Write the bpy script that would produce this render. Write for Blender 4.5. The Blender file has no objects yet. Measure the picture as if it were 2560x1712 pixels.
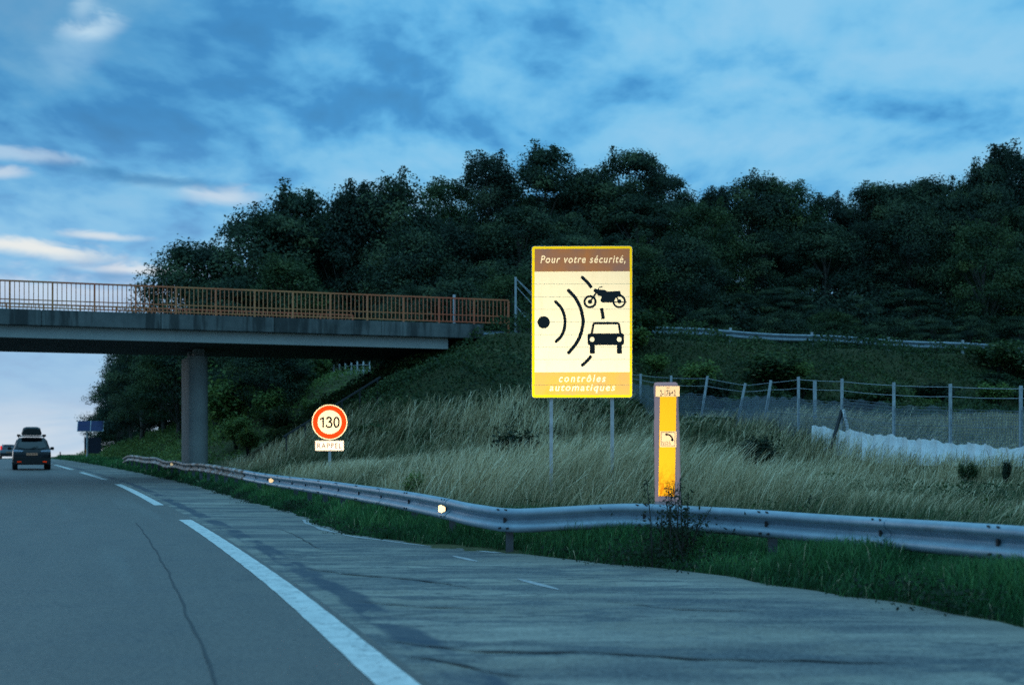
import bpy, bmesh, math, random
import numpy as np
from mathutils import Vector, Matrix

R = math.radians
random.seed(7)
rng = np.random.default_rng(11)
sc = bpy.context.scene
COL = sc.collection

# ------------------------------------------------------------------ camera
F_PX = 3555.0            # focal length in photo pixels (2560 wide)
CAM_Z = 1.25
cam_d = bpy.data.cameras.new('camera')
cam = bpy.data.objects.new('camera', cam_d)
COL.objects.link(cam)
cam.location = (0, 0, CAM_Z)
cam.rotation_euler = (R(90), 0, 0)
cam_d.sensor_width = 36.0
cam_d.lens = 36.0 * F_PX / 2560.0
cam_d.shift_y = (1140 - 856) / 2560.0
cam_d.clip_start = 0.1
cam_d.clip_end = 3000
cam_d.dof.use_dof = True
cam_d.dof.focus_distance = 26.0
cam_d.dof.aperture_fstop = 1.7
sc.camera = cam

# ------------------------------------------------------------------ world: dusk overcast
SUN_EL, SUN_AZ = R(7), R(-38)     # azimuth from +Y, negative = left
world = bpy.data.worlds.new('World')
sc.world = world
world.use_nodes = True
wn, wl = world.node_tree.nodes, world.node_tree.links
wn.clear()
def N(nodes, t, **kw):
    n = nodes.new(t)
    for k, v in kw.items():
        setattr(n, k, v)
    return n
def wmath(op, a, b=None, clamp=False, c=None):
    n = N(wn, 'ShaderNodeMath', operation=op, use_clamp=clamp)
    for i, v in enumerate((a, b, c)):
        if v is None:
            continue
        if isinstance(v, (int, float)):
            n.inputs[i].default_value = v
        else:
            wl.new(v, n.inputs[i])
    return n.outputs[0]
def wsmooth(v, lo, hi):
    n = N(wn, 'ShaderNodeMapRange', interpolation_type='SMOOTHSTEP')
    wl.new(v, n.inputs['Value'])
    n.inputs['From Min'].default_value = lo
    n.inputs['From Max'].default_value = hi
    return n.outputs['Result']
def wmix(f, a, b):
    n = N(wn, 'ShaderNodeMix', data_type='RGBA')
    for s, v in ((0, f), (6, a), (7, b)):
        if isinstance(v, (int, float)):
            n.inputs[s].default_value = v
        elif isinstance(v, tuple):
            n.inputs[s].default_value = v + (1,)
        else:
            wl.new(v, n.inputs[s])
    return n.outputs[2]
def wnoise(vec, scale, detail, rough, dist):
    n = N(wn, 'ShaderNodeTexNoise')
    wl.new(vec, n.inputs['Vector'])
    n.inputs['Scale'].default_value = scale
    n.inputs['Detail'].default_value = detail
    n.inputs['Roughness'].default_value = rough
    n.inputs['Distortion'].default_value = dist
    return n.outputs['Fac']
def wvec(x, y, z=0.0):
    n = N(wn, 'ShaderNodeCombineXYZ')
    for i, v in enumerate((x, y, z)):
        if isinstance(v, (int, float)):
            n.inputs[i].default_value = v
        else:
            wl.new(v, n.inputs[i])
    return n.outputs[0]
tc = N(wn, 'ShaderNodeTexCoord')
sep = N(wn, 'ShaderNodeSeparateXYZ')
wl.new(tc.outputs['Generated'], sep.inputs[0])
dx, dy, dz = sep.outputs
den = wmath('ADD', wmath('MAXIMUM', dz, 0.0), 0.22)
u = wmath('DIVIDE', dx, den)
v = wmath('DIVIDE', dy, den)
az = wmath('ARCTAN2', dx, dy)
wn1 = wmath('SUBTRACT', wnoise(wvec(u, v, 21.0), 2.2, 1.0, 0.5, 0.0), 0.5)
wn2 = wmath('SUBTRACT', wnoise(wvec(u, v, 33.0), 2.2, 1.0, 0.5, 0.0), 0.5)
uw = wmath('ADD', u, wmath('MULTIPLY', wn1, 0.14))
vw = wmath('ADD', wmath('ADD', v, wmath('MULTIPLY', wn2, 0.14)), wmath('MULTIPLY', u, -0.08))
cl1 = wnoise(wvec(uw, vw, 3.7), 2.1, 3.0, 0.5, 0.0)
cl2 = wnoise(wvec(wmath('MULTIPLY', uw, 1.25), vw, 9.1), 4.6, 5.0, 0.5, 0.0)
cl3 = wnoise(wvec(wmath('MULTIPLY', uw, 1.6), vw, 14.3), 12.0, 4.0, 0.5, 0.0)
fac = wmath('ADD', wmath('ADD', wmath('MULTIPLY', cl1, 0.36), wmath('MULTIPLY', cl2, 0.44)), wmath('MULTIPLY', cl3, 0.20))
fac = wmath('ADD', fac, wmath('MULTIPLY', wsmooth(az, -0.25, 0.30), 0.05))
ramp = N(wn, 'ShaderNodeValToRGB')
wl.new(fac, ramp.inputs[0])
els = ramp.color_ramp.elements
els[0].position, els[0].color = 0.34, (0.058, 0.255, 0.520, 1)
els[1].position, els[1].color = 0.64, (0.270, 0.590, 0.850, 1)
e = els.new(0.43); e.color = (0.065, 0.305, 0.630, 1)
e = els.new(0.49); e.color = (0.120, 0.445, 0.780, 1)
e = els.new(0.56); e.color = (0.205, 0.550, 0.840, 1)
sky_c = ramp.outputs[0]
# the darker, more saturated far left and upper left
leftness = wsmooth(az, -0.05, -0.36)
high = wsmooth(dz, 0.12, 0.30)
sky_c = wmix(wmath('MULTIPLY', wmath('MULTIPLY', leftness, high), 0.55), sky_c, (0.024, 0.15, 0.38))
# paler, greyer towards the horizon
low = wsmooth(dz, 0.24, 0.0)
low = wmath('MULTIPLY', low, wmath('ADD', 0.40, wmath('MULTIPLY', wsmooth(az, 0.0, -0.30), 0.45)))
sky_c = wmix(low, sky_c, (0.38, 0.56, 0.77))
glowlow = wmath('MULTIPLY', wsmooth(dz, 0.055, 0.008), wsmooth(az, -0.05, -0.26))
gn = wnoise(wvec(wmath('MULTIPLY', az, 9.0), wmath('MULTIPLY', dz, 40.0), 2.0), 1.2, 4.0, 0.55, 0.4)
sky_c = wmix(wmath('MULTIPLY', glowlow, wsmooth(gn, 0.25, 0.7)), sky_c, (0.64, 0.73, 0.82))
# bright breaks in the cloud, low on the left
wa = wnoise(wvec(wmath('MULTIPLY', az, 22.0), wmath('MULTIPLY', dz, 60.0), 5.0), 1.0, 4.0, 0.6, 0.5)
warp = wmath('SUBTRACT', wa, 0.5)
def break_(c, az0, dz0, wa_, wz_, sl, k, colr):
    x_ = wmath('DIVIDE', wmath('SUBTRACT', az, az0), wa_)
    z_ = wmath('DIVIDE', wmath('ADD', wmath('SUBTRACT', wmath('SUBTRACT', dz, dz0), wmath('MULTIPLY', wmath('SUBTRACT', az, az0), sl)), wmath('MULTIPLY', warp, wz_ * 2.2)), wz_)
    d_ = wmath('SQRT', wmath('ADD', wmath('MULTIPLY', x_, x_), wmath('MULTIPLY', z_, z_)))
    d_ = wmath('ADD', d_, wmath('MULTIPLY', warp, 0.9))
    return wmix(wmath('MULTIPLY', wsmooth(d_, 1.15, 0.1), k), c, colr)
sky_c = break_(sky_c, -0.315, 0.108, 0.110, 0.0150, 0.0, 0.65, (0.66, 0.74, 0.86))
sky_c = break_(sky_c, -0.325, 0.137, 0.075, 0.0075, -0.06, 0.95, (0.84, 0.86, 0.84))
sky_c = break_(sky_c, -0.255, 0.126, 0.060, 0.0050, -0.03, 0.80, (0.80, 0.83, 0.86))
sky_c = break_(sky_c, -0.282, 0.147, 0.035, 0.0035, -0.03, 0.75, (0.78, 0.82, 0.84))
sky_c = break_(sky_c, -0.200, 0.176, 0.034, 0.0075, 0.02, 0.70, (0.68, 0.76, 0.84))
sky_c = break_(sky_c, -0.335, 0.196, 0.055, 0.0060, -0.03, 0.60, (0.55, 0.70, 0.84))
sky_c = break_(sky_c, -0.345, 0.184, 0.022, 0.0050, 0.05, 0.65, (0.70, 0.78, 0.86))
sky_c = break_(sky_c, -0.255, 0.186, 0.070, 0.0060, -0.08, 0.65, (0.042, 0.21, 0.46))
# one bright hole high on the left
sky_c = break_(sky_c, -0.289, 0.278, 0.026, 0.0110, 0.10, 0.80, (0.60, 0.78, 0.90))
sky_c = break_(sky_c, -0.296, 0.268, 0.030, 0.0260, 0.6, 0.40, (0.36, 0.62, 0.84))
sky_c = break_(sky_c, -0.293, 0.292, 0.012, 0.0110, 0.3, 0.50, (0.50, 0.72, 0.88))
# bright overcast overhead, above the picture
zen = wsmooth(dz, 0.31, 0.62)
sky_c = wmix(zen, sky_c, (0.31, 0.80, 1.20))
below = wsmooth(dz, 0.0, -0.06)
sky_c = wmix(below, sky_c, (0.05, 0.08, 0.10))
nish = N(wn, 'ShaderNodeTexSky', sky_type='NISHITA')
nish.sun_disc = False
nish.sun_elevation = SUN_EL
nish.sun_rotation = SUN_AZ
nb = N(wn, 'ShaderNodeBackground'); nb.inputs[1].default_value = 0.05
wl.new(nish.outputs[0], nb.inputs[0])
cb = N(wn, 'ShaderNodeBackground'); cb.inputs[1].default_value = 1.0
wl.new(sky_c, cb.inputs[0])
mx = N(wn, 'ShaderNodeMixShader'); mx.inputs[0].default_value = 0.98
wl.new(nb.outputs[0], mx.inputs[1]); wl.new(cb.outputs[0], mx.inputs[2])
wo = N(wn, 'ShaderNodeOutputWorld')
wl.new(mx.outputs[0], wo.inputs[0])

sun_d = bpy.data.lights.new('sun', 'SUN')
sun_d.energy = 0.2
sun_d.angle = R(25)
sun_d.color = (1.0, 0.93, 0.84)
sun = bpy.data.objects.new('sun', sun_d)
COL.objects.link(sun)
sdir = Vector((math.sin(SUN_AZ) * math.cos(SUN_EL), math.cos(SUN_AZ) * math.cos(SUN_EL), math.sin(SUN_EL)))
sun.rotation_euler = (-sdir).to_track_quat('-Z', 'Y').to_euler()

# headlamps of the car the photograph is taken from (the signs throw them back)
for hx_, hy_ in ((-1.15, 1.9), (0.15, 2.25)):
    ld = bpy.data.lights.new('headlamp', 'SPOT')
    ld.energy = 160
    ld.color = (1.0, 0.84, 0.60)
    ld.spot_size = R(44)
    ld.spot_blend = 1.0
    ld.shadow_soft_size = 0.08
    lo = bpy.data.objects.new('headlamp', ld)
    COL.objects.link(lo)
    lo.location = (hx_, hy_, 0.68)
    lo.rotation_euler = Vector((-0.02, 1.0, -0.035)).to_track_quat('-Z', 'Y').to_euler()

sc.render.engine = 'CYCLES'
sc.cycles.max_bounces = 5
sc.cycles.diffuse_bounces = 3
sc.cycles.glossy_bounces = 3
sc.cycles.transmission_bounces = 3
sc.cycles.use_adaptive_sampling = True
sc.cycles.use_denoising = False
sc.view_settings.view_transform = 'Standard'
sc.view_settings.look = 'None'
sc.view_settings.exposure = 0.0
sc.view_settings.gamma = 1.0

# ------------------------------------------------------------------ helpers
def tag(o, label=None, cat=None, group=None, kind=None):
    if label: o['label'] = label
    if cat: o['category'] = cat
    if group: o['group'] = group
    if kind: o['kind'] = kind
    return o

def empty(name, loc=(0, 0, 0), rz=0.0):
    o = bpy.data.objects.new(name, None)
    COL.objects.link(o)
    o.location = loc
    o.rotation_euler = (0, 0, rz)
    o.empty_display_size = 0.2
    return o

class MB:
    def __init__(self):
        self.v, self.f, self.mi, self.cur = [], [], [], 0
    def add(self, verts, faces):
        b = len(self.v)
        self.v.extend([tuple(p) for p in verts])
        self.f.extend([tuple(b + i for i in f) for f in faces])
        self.mi.extend([self.cur] * len(faces))
        return self
    def box(self, cx, cy, cz, sx, sy, sz, rz=0.0, M=None):
        c, s = math.cos(rz), math.sin(rz)
        vs = []
        for z in (-.5, .5):
            for x, y in ((-.5, -.5), (.5, -.5), (.5, .5), (-.5, .5)):
                px, py = x * sx, y * sy
                p = Vector((cx + px * c - py * s, cy + px * s + py * c, cz + z * sz))
                vs.append(M @ p if M else p)
        return self.add(vs, [(3, 2, 1, 0), (4, 5, 6, 7), (0, 1, 5, 4), (1, 2, 6, 5), (2, 3, 7, 6), (3, 0, 4, 7)])
    def bar(self, a, b, w, h=None):
        """square bar between two points"""
        h = h or w
        a, b = Vector(a), Vector(b)
        d = (b - a).normalized()
        up = Vector((0, 0, 1)) if abs(d.z) < .95 else Vector((0, 1, 0))
        s = d.cross(up).normalized() * w / 2
        t = s.cross(d).normalized() * h / 2
        vs = [a - s - t, a + s - t, a + s + t, a - s + t, b - s - t, b + s - t, b + s + t, b - s + t]
        return self.add(vs, [(3, 2, 1, 0), (4, 5, 6, 7), (0, 1, 5, 4), (1, 2, 6, 5), (2, 3, 7, 6), (3, 0, 4, 7)])
    def tube(self, pts, radii, n=8, cap=True):
        pts = [Vector(p) for p in pts]
        if not hasattr(radii, '__len__'): radii = [radii] * len(pts)
        rings = []
        for i, p in enumerate(pts):
            d = (pts[min(i + 1, len(pts) - 1)] - pts[max(i - 1, 0)]).normalized()
            ref = Vector((1, 0, 0)) if abs(d.x) < .8 else Vector((0, 1, 0))
            s = d.cross(ref).normalized(); t = d.cross(s)
            rings.append([p + (s * math.cos(2 * math.pi * k / n) + t * math.sin(2 * math.pi * k / n)) * radii[i] for k in range(n)])
        vs = [q for r in rings for q in r]
        fs = []
        for i in range(len(pts) - 1):
            for k in range(n):
                a = i * n + k; b = i * n + (k + 1) % n
                fs.append((a, b, b + n, a + n))
        if cap:
            fs.append(tuple(range(n - 1, -1, -1)))
            fs.append(tuple((len(pts) - 1) * n + k for k in range(n)))
        return self.add(vs, fs)
    def sweep(self, sections, closed=True, cap=True):
        n = len(sections[0])
        vs = [q for s in sections for q in s]
        fs = []
        for i in range(len(sections) - 1):
            for k in range(n if closed else n - 1):
                a = i * n + k; b = i * n + (k + 1) % n
                fs.append((a, b, b + n, a + n))
        if cap and closed:
            fs.append(tuple(range(n - 1, -1, -1)))
            fs.append(tuple((len(sections) - 1) * n + k for k in range(n)))
        return self.add(vs, fs)
    def prism(self, poly, y0, y1):
        """polygon in x,z extruded along y"""
        n = len(poly)
        vs = [(x, y0, z) for x, z in poly] + [(x, y1, z) for x, z in poly]
        fs = [tuple(range(n)), tuple(range(2 * n - 1, n - 1, -1))]
        for k in range(n):
            b = (k + 1) % n
            fs.append((k, k + n, b + n, b))
        return self.add(vs, fs)
    def ring(self, cx, cz, r0, r1, y0, y1, n=48):
        vs, fs = [], []
        for k in range(n):
            a = 2 * math.pi * k / n
            c, s = math.cos(a), math.sin(a)
            vs += [(cx + r0 * c, y0, cz + r0 * s), (cx + r1 * c, y0, cz + r1 * s), (cx + r1 * c, y1, cz + r1 * s), (cx + r0 * c, y1, cz + r0 * s)]
        for k in range(n):
            a = 4 * k; b = 4 * ((k + 1) % n)
            for j in range(4):
                fs.append((a + j, b + j, b + (j + 1) % 4, a + (j + 1) % 4))
        return self.add(vs, fs)
    def build(self, name, mat, parent=None, smooth=False, origin=None, angle=35, bevel=0):
        me = bpy.data.meshes.new(name)
        if origin is not None:
            ox, oy, oz = origin
            self.v = [(x - ox, y - oy, z - oz) for x, y, z in self.v]
        me.from_pydata(self.v, [], self.f)
        if any(self.mi): me.polygons.foreach_set('material_index', self.mi)
        bm = bmesh.new(); bm.from_mesh(me)
        bmesh.ops.recalc_face_normals(bm, faces=bm.faces)
        if bevel:
            es = [e for e in bm.edges if len(e.link_faces) == 2 and e.calc_face_angle(0) > R(40)]
            bmesh.ops.bevel(bm, geom=es, offset=bevel, segments=2, affect='EDGES', clamp_overlap=True)
        bm.to_mesh(me); bm.free()
        for m_i in (mat if isinstance(mat, list) else [mat]): me.materials.append(m_i)
        if smooth:
            me.shade_smooth()
            me.set_sharp_from_angle(angle=R(angle))
        o = bpy.data.objects.new(name, me)
        COL.objects.link(o)
        if parent is not None: o.parent = parent
        elif origin is not None: o.location = origin
        return o

def np_mesh(name, verts, polys, mat, attrs=None, uv=None, smooth=False):
    """verts (N,3); polys list of int arrays (M,k)"""
    me = bpy.data.meshes.new(name)
    verts = np.asarray(verts, np.float32)
    me.vertices.add(len(verts))
    me.vertices.foreach_set('co', verts.ravel())
    tot = sum(p.size for p in polys)
    loops = np.concatenate([p.ravel() for p in polys]).astype(np.int32)
    counts = np.concatenate([np.full(len(p), p.shape[1], np.int32) for p in polys])
    starts = np.concatenate([[0], np.cumsum(counts)[:-1]]).astype(np.int32)
    me.loops.add(tot); me.loops.foreach_set('vertex_index', loops)
    me.polygons.add(len(counts)); me.polygons.foreach_set('loop_start', starts)
    if smooth:
        me.polygons.foreach_set('use_smooth', np.ones(len(counts), bool))
    for k, a in (attrs or {}).items():
        at = me.attributes.new(k, 'FLOAT', 'POINT')
        at.data.foreach_set('value', np.asarray(a, np.float32))
    if uv is not None:
        ul = me.uv_layers.new(name='UVMap')
        ul.data.foreach_set('uv', np.asarray(uv, np.float32)[loops].ravel())
    me.update(calc_edges=True)
    me.validate()
    me.materials.append(mat)
    o = bpy.data.objects.new(name, me)
    COL.objects.link(o)
    return o

# ------------------------------------------------------------------ materials
MATS = {}
class MT:
    """tiny node helper"""
    def __init__(self, name):
        self.m = bpy.data.materials.new(name); self.m.use_nodes = True
        self.n = self.m.node_tree.nodes; self.l = self.m.node_tree.links
        self.n.clear()
        self.out = self.n.new('ShaderNodeOutputMaterial')
    def node(self, t, ins=None, **kw):
        nd = self.n.new(t)
        for k, v_ in kw.items(): setattr(nd, k, v_)
        for k, v_ in (ins or {}).items():
            s = nd.inputs[k]
            if hasattr(v_, 'is_linked') or isinstance(v_, bpy.types.NodeSocket): self.l.new(v_, s)
            elif isinstance(v_, tuple) and len(v_) == 3 and s.type == 'RGBA': s.default_value = v_ + (1,)
            else: s.default_value = v_
        return nd
    def noise(self, vec, scale, detail=4, rough=.55, dist=0.0):
        return self.node('ShaderNodeTexNoise', {'Vector': vec, 'Scale': scale, 'Detail': detail, 'Roughness': rough, 'Distortion': dist}).outputs['Fac']
    def mapping(self, vec, scale=(1, 1, 1), loc=(0, 0, 0), rot=(0, 0, 0)):
        return self.node('ShaderNodeMapping', {'Vector': vec, 'Scale': scale, 'Location': loc, 'Rotation': rot}).outputs[0]
    def ramp(self, fac, stops):
        r = self.node('ShaderNodeValToRGB', {'Fac': fac})
        el = r.color_ramp.elements
        el[0].position, el[0].color = stops[0][0], tuple(stops[0][1]) + (1,)
        el[1].position, el[1].color = stops[-1][0], tuple(stops[-1][1]) + (1,)
        for p, c in stops[1:-1]:
            e_ = el.new(p); e_.color = tuple(c) + (1,)
        return r.outputs[0]
    def mix(self, f, a, b, blend='MIX'):
        nd = self.node('ShaderNodeMix', data_type='RGBA', blend_type=blend)
        for s, v_ in ((0, f), (6, a), (7, b)):
            if isinstance(v_, bpy.types.NodeSocket): self.l.new(v_, nd.inputs[s])
            elif isinstance(v_, tuple): nd.inputs[s].default_value = v_ + (1,)
            else: nd.inputs[s].default_value = v_
        return nd.outputs[2]
    def math(self, op, a, b=0.0, clamp=False):
        nd = self.node('ShaderNodeMath', operation=op, use_clamp=clamp)
        for i, v_ in enumerate((a, b)):
            if isinstance(v_, bpy.types.NodeSocket): self.l.new(v_, nd.inputs[i])
            else: nd.inputs[i].default_value = v_
        return nd.outputs[0]
    def smooth(self, val, lo, hi):
        nd = self.node('ShaderNodeMapRange', {'Value': val, 'From Min': lo, 'From Max': hi}, interpolation_type='SMOOTHSTEP')
        return nd.outputs['Result']
    def obj(self): return self.node('ShaderNodeTexCoord').outputs['Object']
    def pos(self): return self.node('ShaderNodeNewGeometry').outputs['Position']
    def uv(self): return self.node('ShaderNodeTexCoord').outputs['UV']
    def pbr(self, col, rough=.7, metal=0.0, spec=.4, bump=None, bump_d=.01, bump_s=.5):
        ins = {'Base Color': col, 'Roughness': rough, 'Metallic': metal, 'Specular IOR Level': spec}
        p = self.node('ShaderNodeBsdfPrincipled', ins)
        if bump is not None:
            b = self.node('ShaderNodeBump', {'Height': bump, 'Distance': bump_d, 'Strength': bump_s})
            self.l.new(b.outputs[0], p.inputs['Normal'])
        self.l.new(p.outputs[0], self.out.inputs[0])
        return self.m

def plain(name, col, rough=.6, metal=0.0, var=.25, scale=6.0, spec=.4, bump=0.0):
    t = MT(name)
    n_ = t.noise(t.pos(), scale, 5, .6)
    dark = tuple(c * (1 - var) for c in col); lite = tuple(min(1, c * (1 + var)) for c in col)
    c = t.ramp(n_, [(.3, dark), (.7, lite)])
    return t.pbr(c, rough, metal, spec, n_ if bump else None, bump or .01)

def retro(name, col, rough=.27, body=.88, stain=None):
    """retroreflective sheeting: its microfacets face whoever looks, so a lamp beside the eye comes straight back"""
    t = MT(name)
    inc = t.node('ShaderNodeNewGeometry').outputs['Incoming']
    c = col
    if stain is not None:
        c = stain(t, col)
    else:
        n_ = t.noise(t.obj(), 5.0, 3, .5)
        d_ = t.noise(t.mapping(t.obj(), (2.2, 2.2, .5)), 3.0, 5, .65)
        c = t.mix(t.math('ADD', t.math('MULTIPLY', n_, .25), t.math('MULTIPLY', t.smooth(d_, .52, .72), .22)), col, (col[0] * .80, col[1] * .74, col[2] * .66))
    g = t.node('ShaderNodeBsdfAnisotropic', {'Color': c, 'Roughness': rough, 'Normal': inc}, distribution='GGX')
    d = t.node('ShaderNodeBsdfDiffuse', {'Color': c})
    m_ = t.node('ShaderNodeMixShader', {0: body})
    t.l.new(d.outputs[0], m_.inputs[1]); t.l.new(g.outputs[0], m_.inputs[2])
    t.l.new(m_.outputs[0], t.out.inputs[0])
    return t.m

def leafmat(name, stops, trans=.25, rough=.6):
    t = MT(name)
    a = t.node('ShaderNodeAttribute', attribute_name='tint').outputs['Fac']
    c = t.ramp(a, stops)
    d = t.node('ShaderNodeBsdfDiffuse', {'Color': c, 'Roughness': .3})
    tr = t.node('ShaderNodeBsdfTranslucent', {'Color': c})
    g = t.node('ShaderNodeBsdfAnisotropic', {'Color': (.5, .5, .5), 'Roughness': .5})
    m1 = t.node('ShaderNodeMixShader', {0: trans}); t.l.new(d.outputs[0], m1.inputs[1]); t.l.new(tr.outputs[0], m1.inputs[2])
    m2 = t.node('ShaderNodeMixShader', {0: .03}); t.l.new(m1.outputs[0], m2.inputs[1]); t.l.new(g.outputs[0], m2.inputs[2])
    t.l.new(m2.outputs[0], t.out.inputs[0])
    return t.m

M = MATS
# asphalt of the running lanes
def crackline(t, vec, scale, width, seed=0.0, detail=5):
    n_ = t.noise(t.mapping(vec, (1, 1, 1), (seed, seed * .7, 0)), scale, detail, .6, .3)
    return t.smooth(t.math('ABSOLUTE', t.math('SUBTRACT', n_, .5)), width, width * .2)
t = MT('asphalt_lane'); p = t.uv(); w = t.pos()
n1 = t.noise(t.mapping(p, (1, .12, 1)), 2.2, 5, .6)
n2 = t.noise(w, 26, 4, .8)
n6 = t.noise(w, 1.3, 6, .72)
n7 = t.noise(t.mapping(p, (.9, .03, 1), (2, 0, 0)), 1.4, 3, .5)
c = t.ramp(n1, [(.3, (.068, .063, .061)), (.7, (.106, .096, .087))])
c = t.mix(t.math('MULTIPLY', t.smooth(n6, .46, .62), .55), c, (.056, .060, .066))
c = t.mix(t.math('MULTIPLY', t.smooth(n7, .52, .66), .45), c, (.13, .14, .135))
c = t.mix(t.math('MULTIPLY', crackline(t, t.mapping(p, (1.0, .22, 1)), .8, .010), t.math('MULTIPLY', t.smooth(n6, .5, .6), .6)), c, (.02, .028, .036))
c = t.mix(.42, c, t.ramp(n2, [(.38, (.022, .026, .030)), (.62, (.20, .178, .155))]))
M['lane'] = t.pbr(c, .62, 0, .45, n2, .010, .6)
# older, streaked shoulder
t = MT('asphalt_shoulder'); p = t.uv(); w = t.pos()
wr = t.mapping(w, (.30, 1.0, 1), rot=(0, 0, R(6)))
n1 = t.noise(wr, .95, 8, .70, .5)
n2 = t.noise(w, 26, 4, .8)
n4 = t.noise(w, .55, 5, .65)
n5 = t.noise(w, 4, 6, .72)
c = t.ramp(n1, [(.40, (.040, .052, .068)), (.46, (.105, .108, .110)), (.53, (.215, .205, .18)), (.64, (.38, .35, .29))])
c = t.mix(t.math('MULTIPLY', t.smooth(n4, .46, .62), .55), c, (.27, .24, .185))
c = t.mix(t.math('MULTIPLY', t.smooth(n5, .50, .62), .5), c, (.065, .082, .095))
c = t.mix(t.math('MULTIPLY', crackline(t, wr, .62, .030, 3.0), .85), c, (.028, .048, .070))
c = t.mix(t.math('MULTIPLY', crackline(t, t.mapping(w, (.28, .9, 1), rot=(0, 0, R(-14))), .7, .014, 7.0), .8), c, (.022, .035, .05))
c = t.mix(.34, c, t.ramp(n2, [(.38, (.03, .04, .048)), (.62, (.33, .335, .31))]))
# bitumen joint beside the edge line
us = t.node('ShaderNodeSeparateXYZ', {0: p})
jn = t.noise(t.mapping(p, (1.2, .35, 1)), 1.2, 4, .6)
jd = t.math('ABSOLUTE', t.math('SUBTRACT', us.outputs[0], t.math('ADD', .40, t.math('MULTIPLY', jn, .35))))
j = t.math('MULTIPLY', t.smooth(jd, .17, .09), t.smooth(jn, .40, .52))
c = t.mix(t.math('MULTIPLY', j, .8), c, (.022, .045, .075))
# paler dusty rim
rim = t.smooth(t.node('ShaderNodeAttribute', attribute_name='rim').outputs['Fac'], .82, 1.0)
c = t.mix(t.math('MULTIPLY', rim, .6), c, (.20, .19, .16))
M['shoulder'] = t.pbr(c, .78, 0, .3, n2, .010, .6)
t = MT('road_paint'); w = t.pos()
n1 = t.noise(w, 5, 6, .75); n2 = t.noise(w, 34, 4, .75)
c = t.ramp(n1, [(.3, (.42, .45, .45)), (.6, (.68, .69, .67))])
c = t.mix(t.math('MULTIPLY', t.smooth(n2, .54, .64), .5), c, (.26, .28, .28))
c = t.mix(t.math('MULTIPLY', crackline(t, w, 1.6, .012, 2.0), .6), c, (.16, .18, .19))
M['paint'] = t.pbr(c, .6, 0, .3)
M['worn_paint'] = plain('worn_paint', (.34, .34, .35), .8, var=.4, scale=14)
M['seam'] = plain('tar_seam', (.03, .035, .04), .7)
# earth
t = MT('soil'); w = t.pos()
n1 = t.noise(w, .35, 5, .6); n2 = t.noise(w, 7, 5, .7)
c = t.ramp(n1, [(.3, (.040, .060, .026)), (.6, (.085, .090, .045)), (.8, (.13, .115, .06))])
c = t.mix(.5, c, t.ramp(n2, [(.3, (.025, .04, .015)), (.7, (.14, .14, .07))]), 'MIX')
M['soil'] = t.pbr(c, .95, 0, .1, n2, .05, .8)
# concrete
def concrete(name, a, b, streaks=True):
    t = MT(name); w = t.pos()
    n1 = t.noise(w, 1.2, 6, .65); n2 = t.noise(t.mapping(w, (1.6, 1.6, .16)), 1.6, 5, .6); n3 = t.noise(w, 40, 3, .6)
    c = t.ramp(n1, [(.3, a), (.7, b)])
    if streaks:
        c = t.mix(t.math('MULTIPLY', t.smooth(n2, .46, .62), .72), c, tuple(x * .33 for x in a))
        n4 = t.noise(t.mapping(w, (2.6, 2.6, .10), (4, 2, 0)), 1.5, 4, .6)
        c = t.mix(t.math('MULTIPLY', t.smooth(n4, .60, .70), .45), c, tuple(min(.5, x * 1.5) for x in b))
    return t.pbr(c, .85, 0, .2, n3, .01, .4)
M['beam_concrete'] = concrete('stained_concrete', (.075, .085, .085), (.155, .165, .16))
M['girder'] = concrete('smooth_concrete', (.30, .31, .30), (.36, .37, .35), False)
M['pier'] = concrete('pier_concrete', (.19, .195, .19), (.26, .265, .25), False)
M['post_concrete'] = concrete('grey_post_shell', (.56, .41, .43), (.68, .50, .52), False)
t = MT('orange_paint'); w = t.pos()
n1 = t.noise(w, .35, 3, .5); n2 = t.noise(w, 9, 5, .6)
c = t.ramp(n1, [(.38, (.60, .120, .050)), (.62, (.56, .210, .075))])
c = t.mix(t.math('MULTIPLY', t.smooth(n2, .5, .7), .45), c, (.24, .075, .035))
M['orange_rail'] = t.pbr(c, .6)
# galvanised steel
t = MT('galvanised'); w = t.pos()
n1 = t.noise(w, 3.0, 5, .65); n2 = t.noise(w, 38, 3, .6); n3 = t.noise(t.mapping(w, (.7, .7, 6)), 1.6, 4, .6)
c = t.ramp(n1, [(.3, (.20, .28, .35)), (.7, (.31, .41, .48))])
c = t.mix(t.math('MULTIPLY', t.smooth(n3, .60, .74), .4), c, (.17, .15, .13))
M['galv'] = t.pbr(c, t.math('ADD', .36, t.math('MULTIPLY', n2, .25)), .35, .5, n2, .002, .3)
t = MT('rusty_galvanised'); w = t.pos()
n1 = t.noise(w, 1.7, 6, .7, .5)
c = t.ramp(n1, [(.38, (.42, .44, .46)), (.50, (.22, .20, .18)), (.60, (.06, .05, .04))])
M['galv_old'] = t.pbr(c, .6, .25, .4)
M['steel_dark'] = plain('dark_steel', (.022, .024, .027), .7)
M['rail_post'] = plain('weathered_rail_post', (.075, .085, .095), .7, .1)
M['soffit'] = concrete('dark_soffit', (.045, .045, .043), (.07, .07, .066), False)  # darker concrete for the underside of the deck
M['post_grey'] = plain('galvanised_post', (.42, .44, .46), .5, .35)
M['fence_grey'] = plain('weathered_zinc_post', (.36, .40, .43), .65, .1)
M['wire'] = plain('wire', (.34, .38, .42), .6, .2)
M['net'] = plain('wire_mesh', (.16, .20, .24), .7, .1)
M['galv_dull'] = plain('dull_zinc', (.22, .27, .31), .6, .2)
t = MT('white_sheeting'); w = t.pos()
n1 = t.noise(t.mapping(w, (2.5, 2.5, 1.0)), 3.5, 5, .65, .4)
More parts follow.
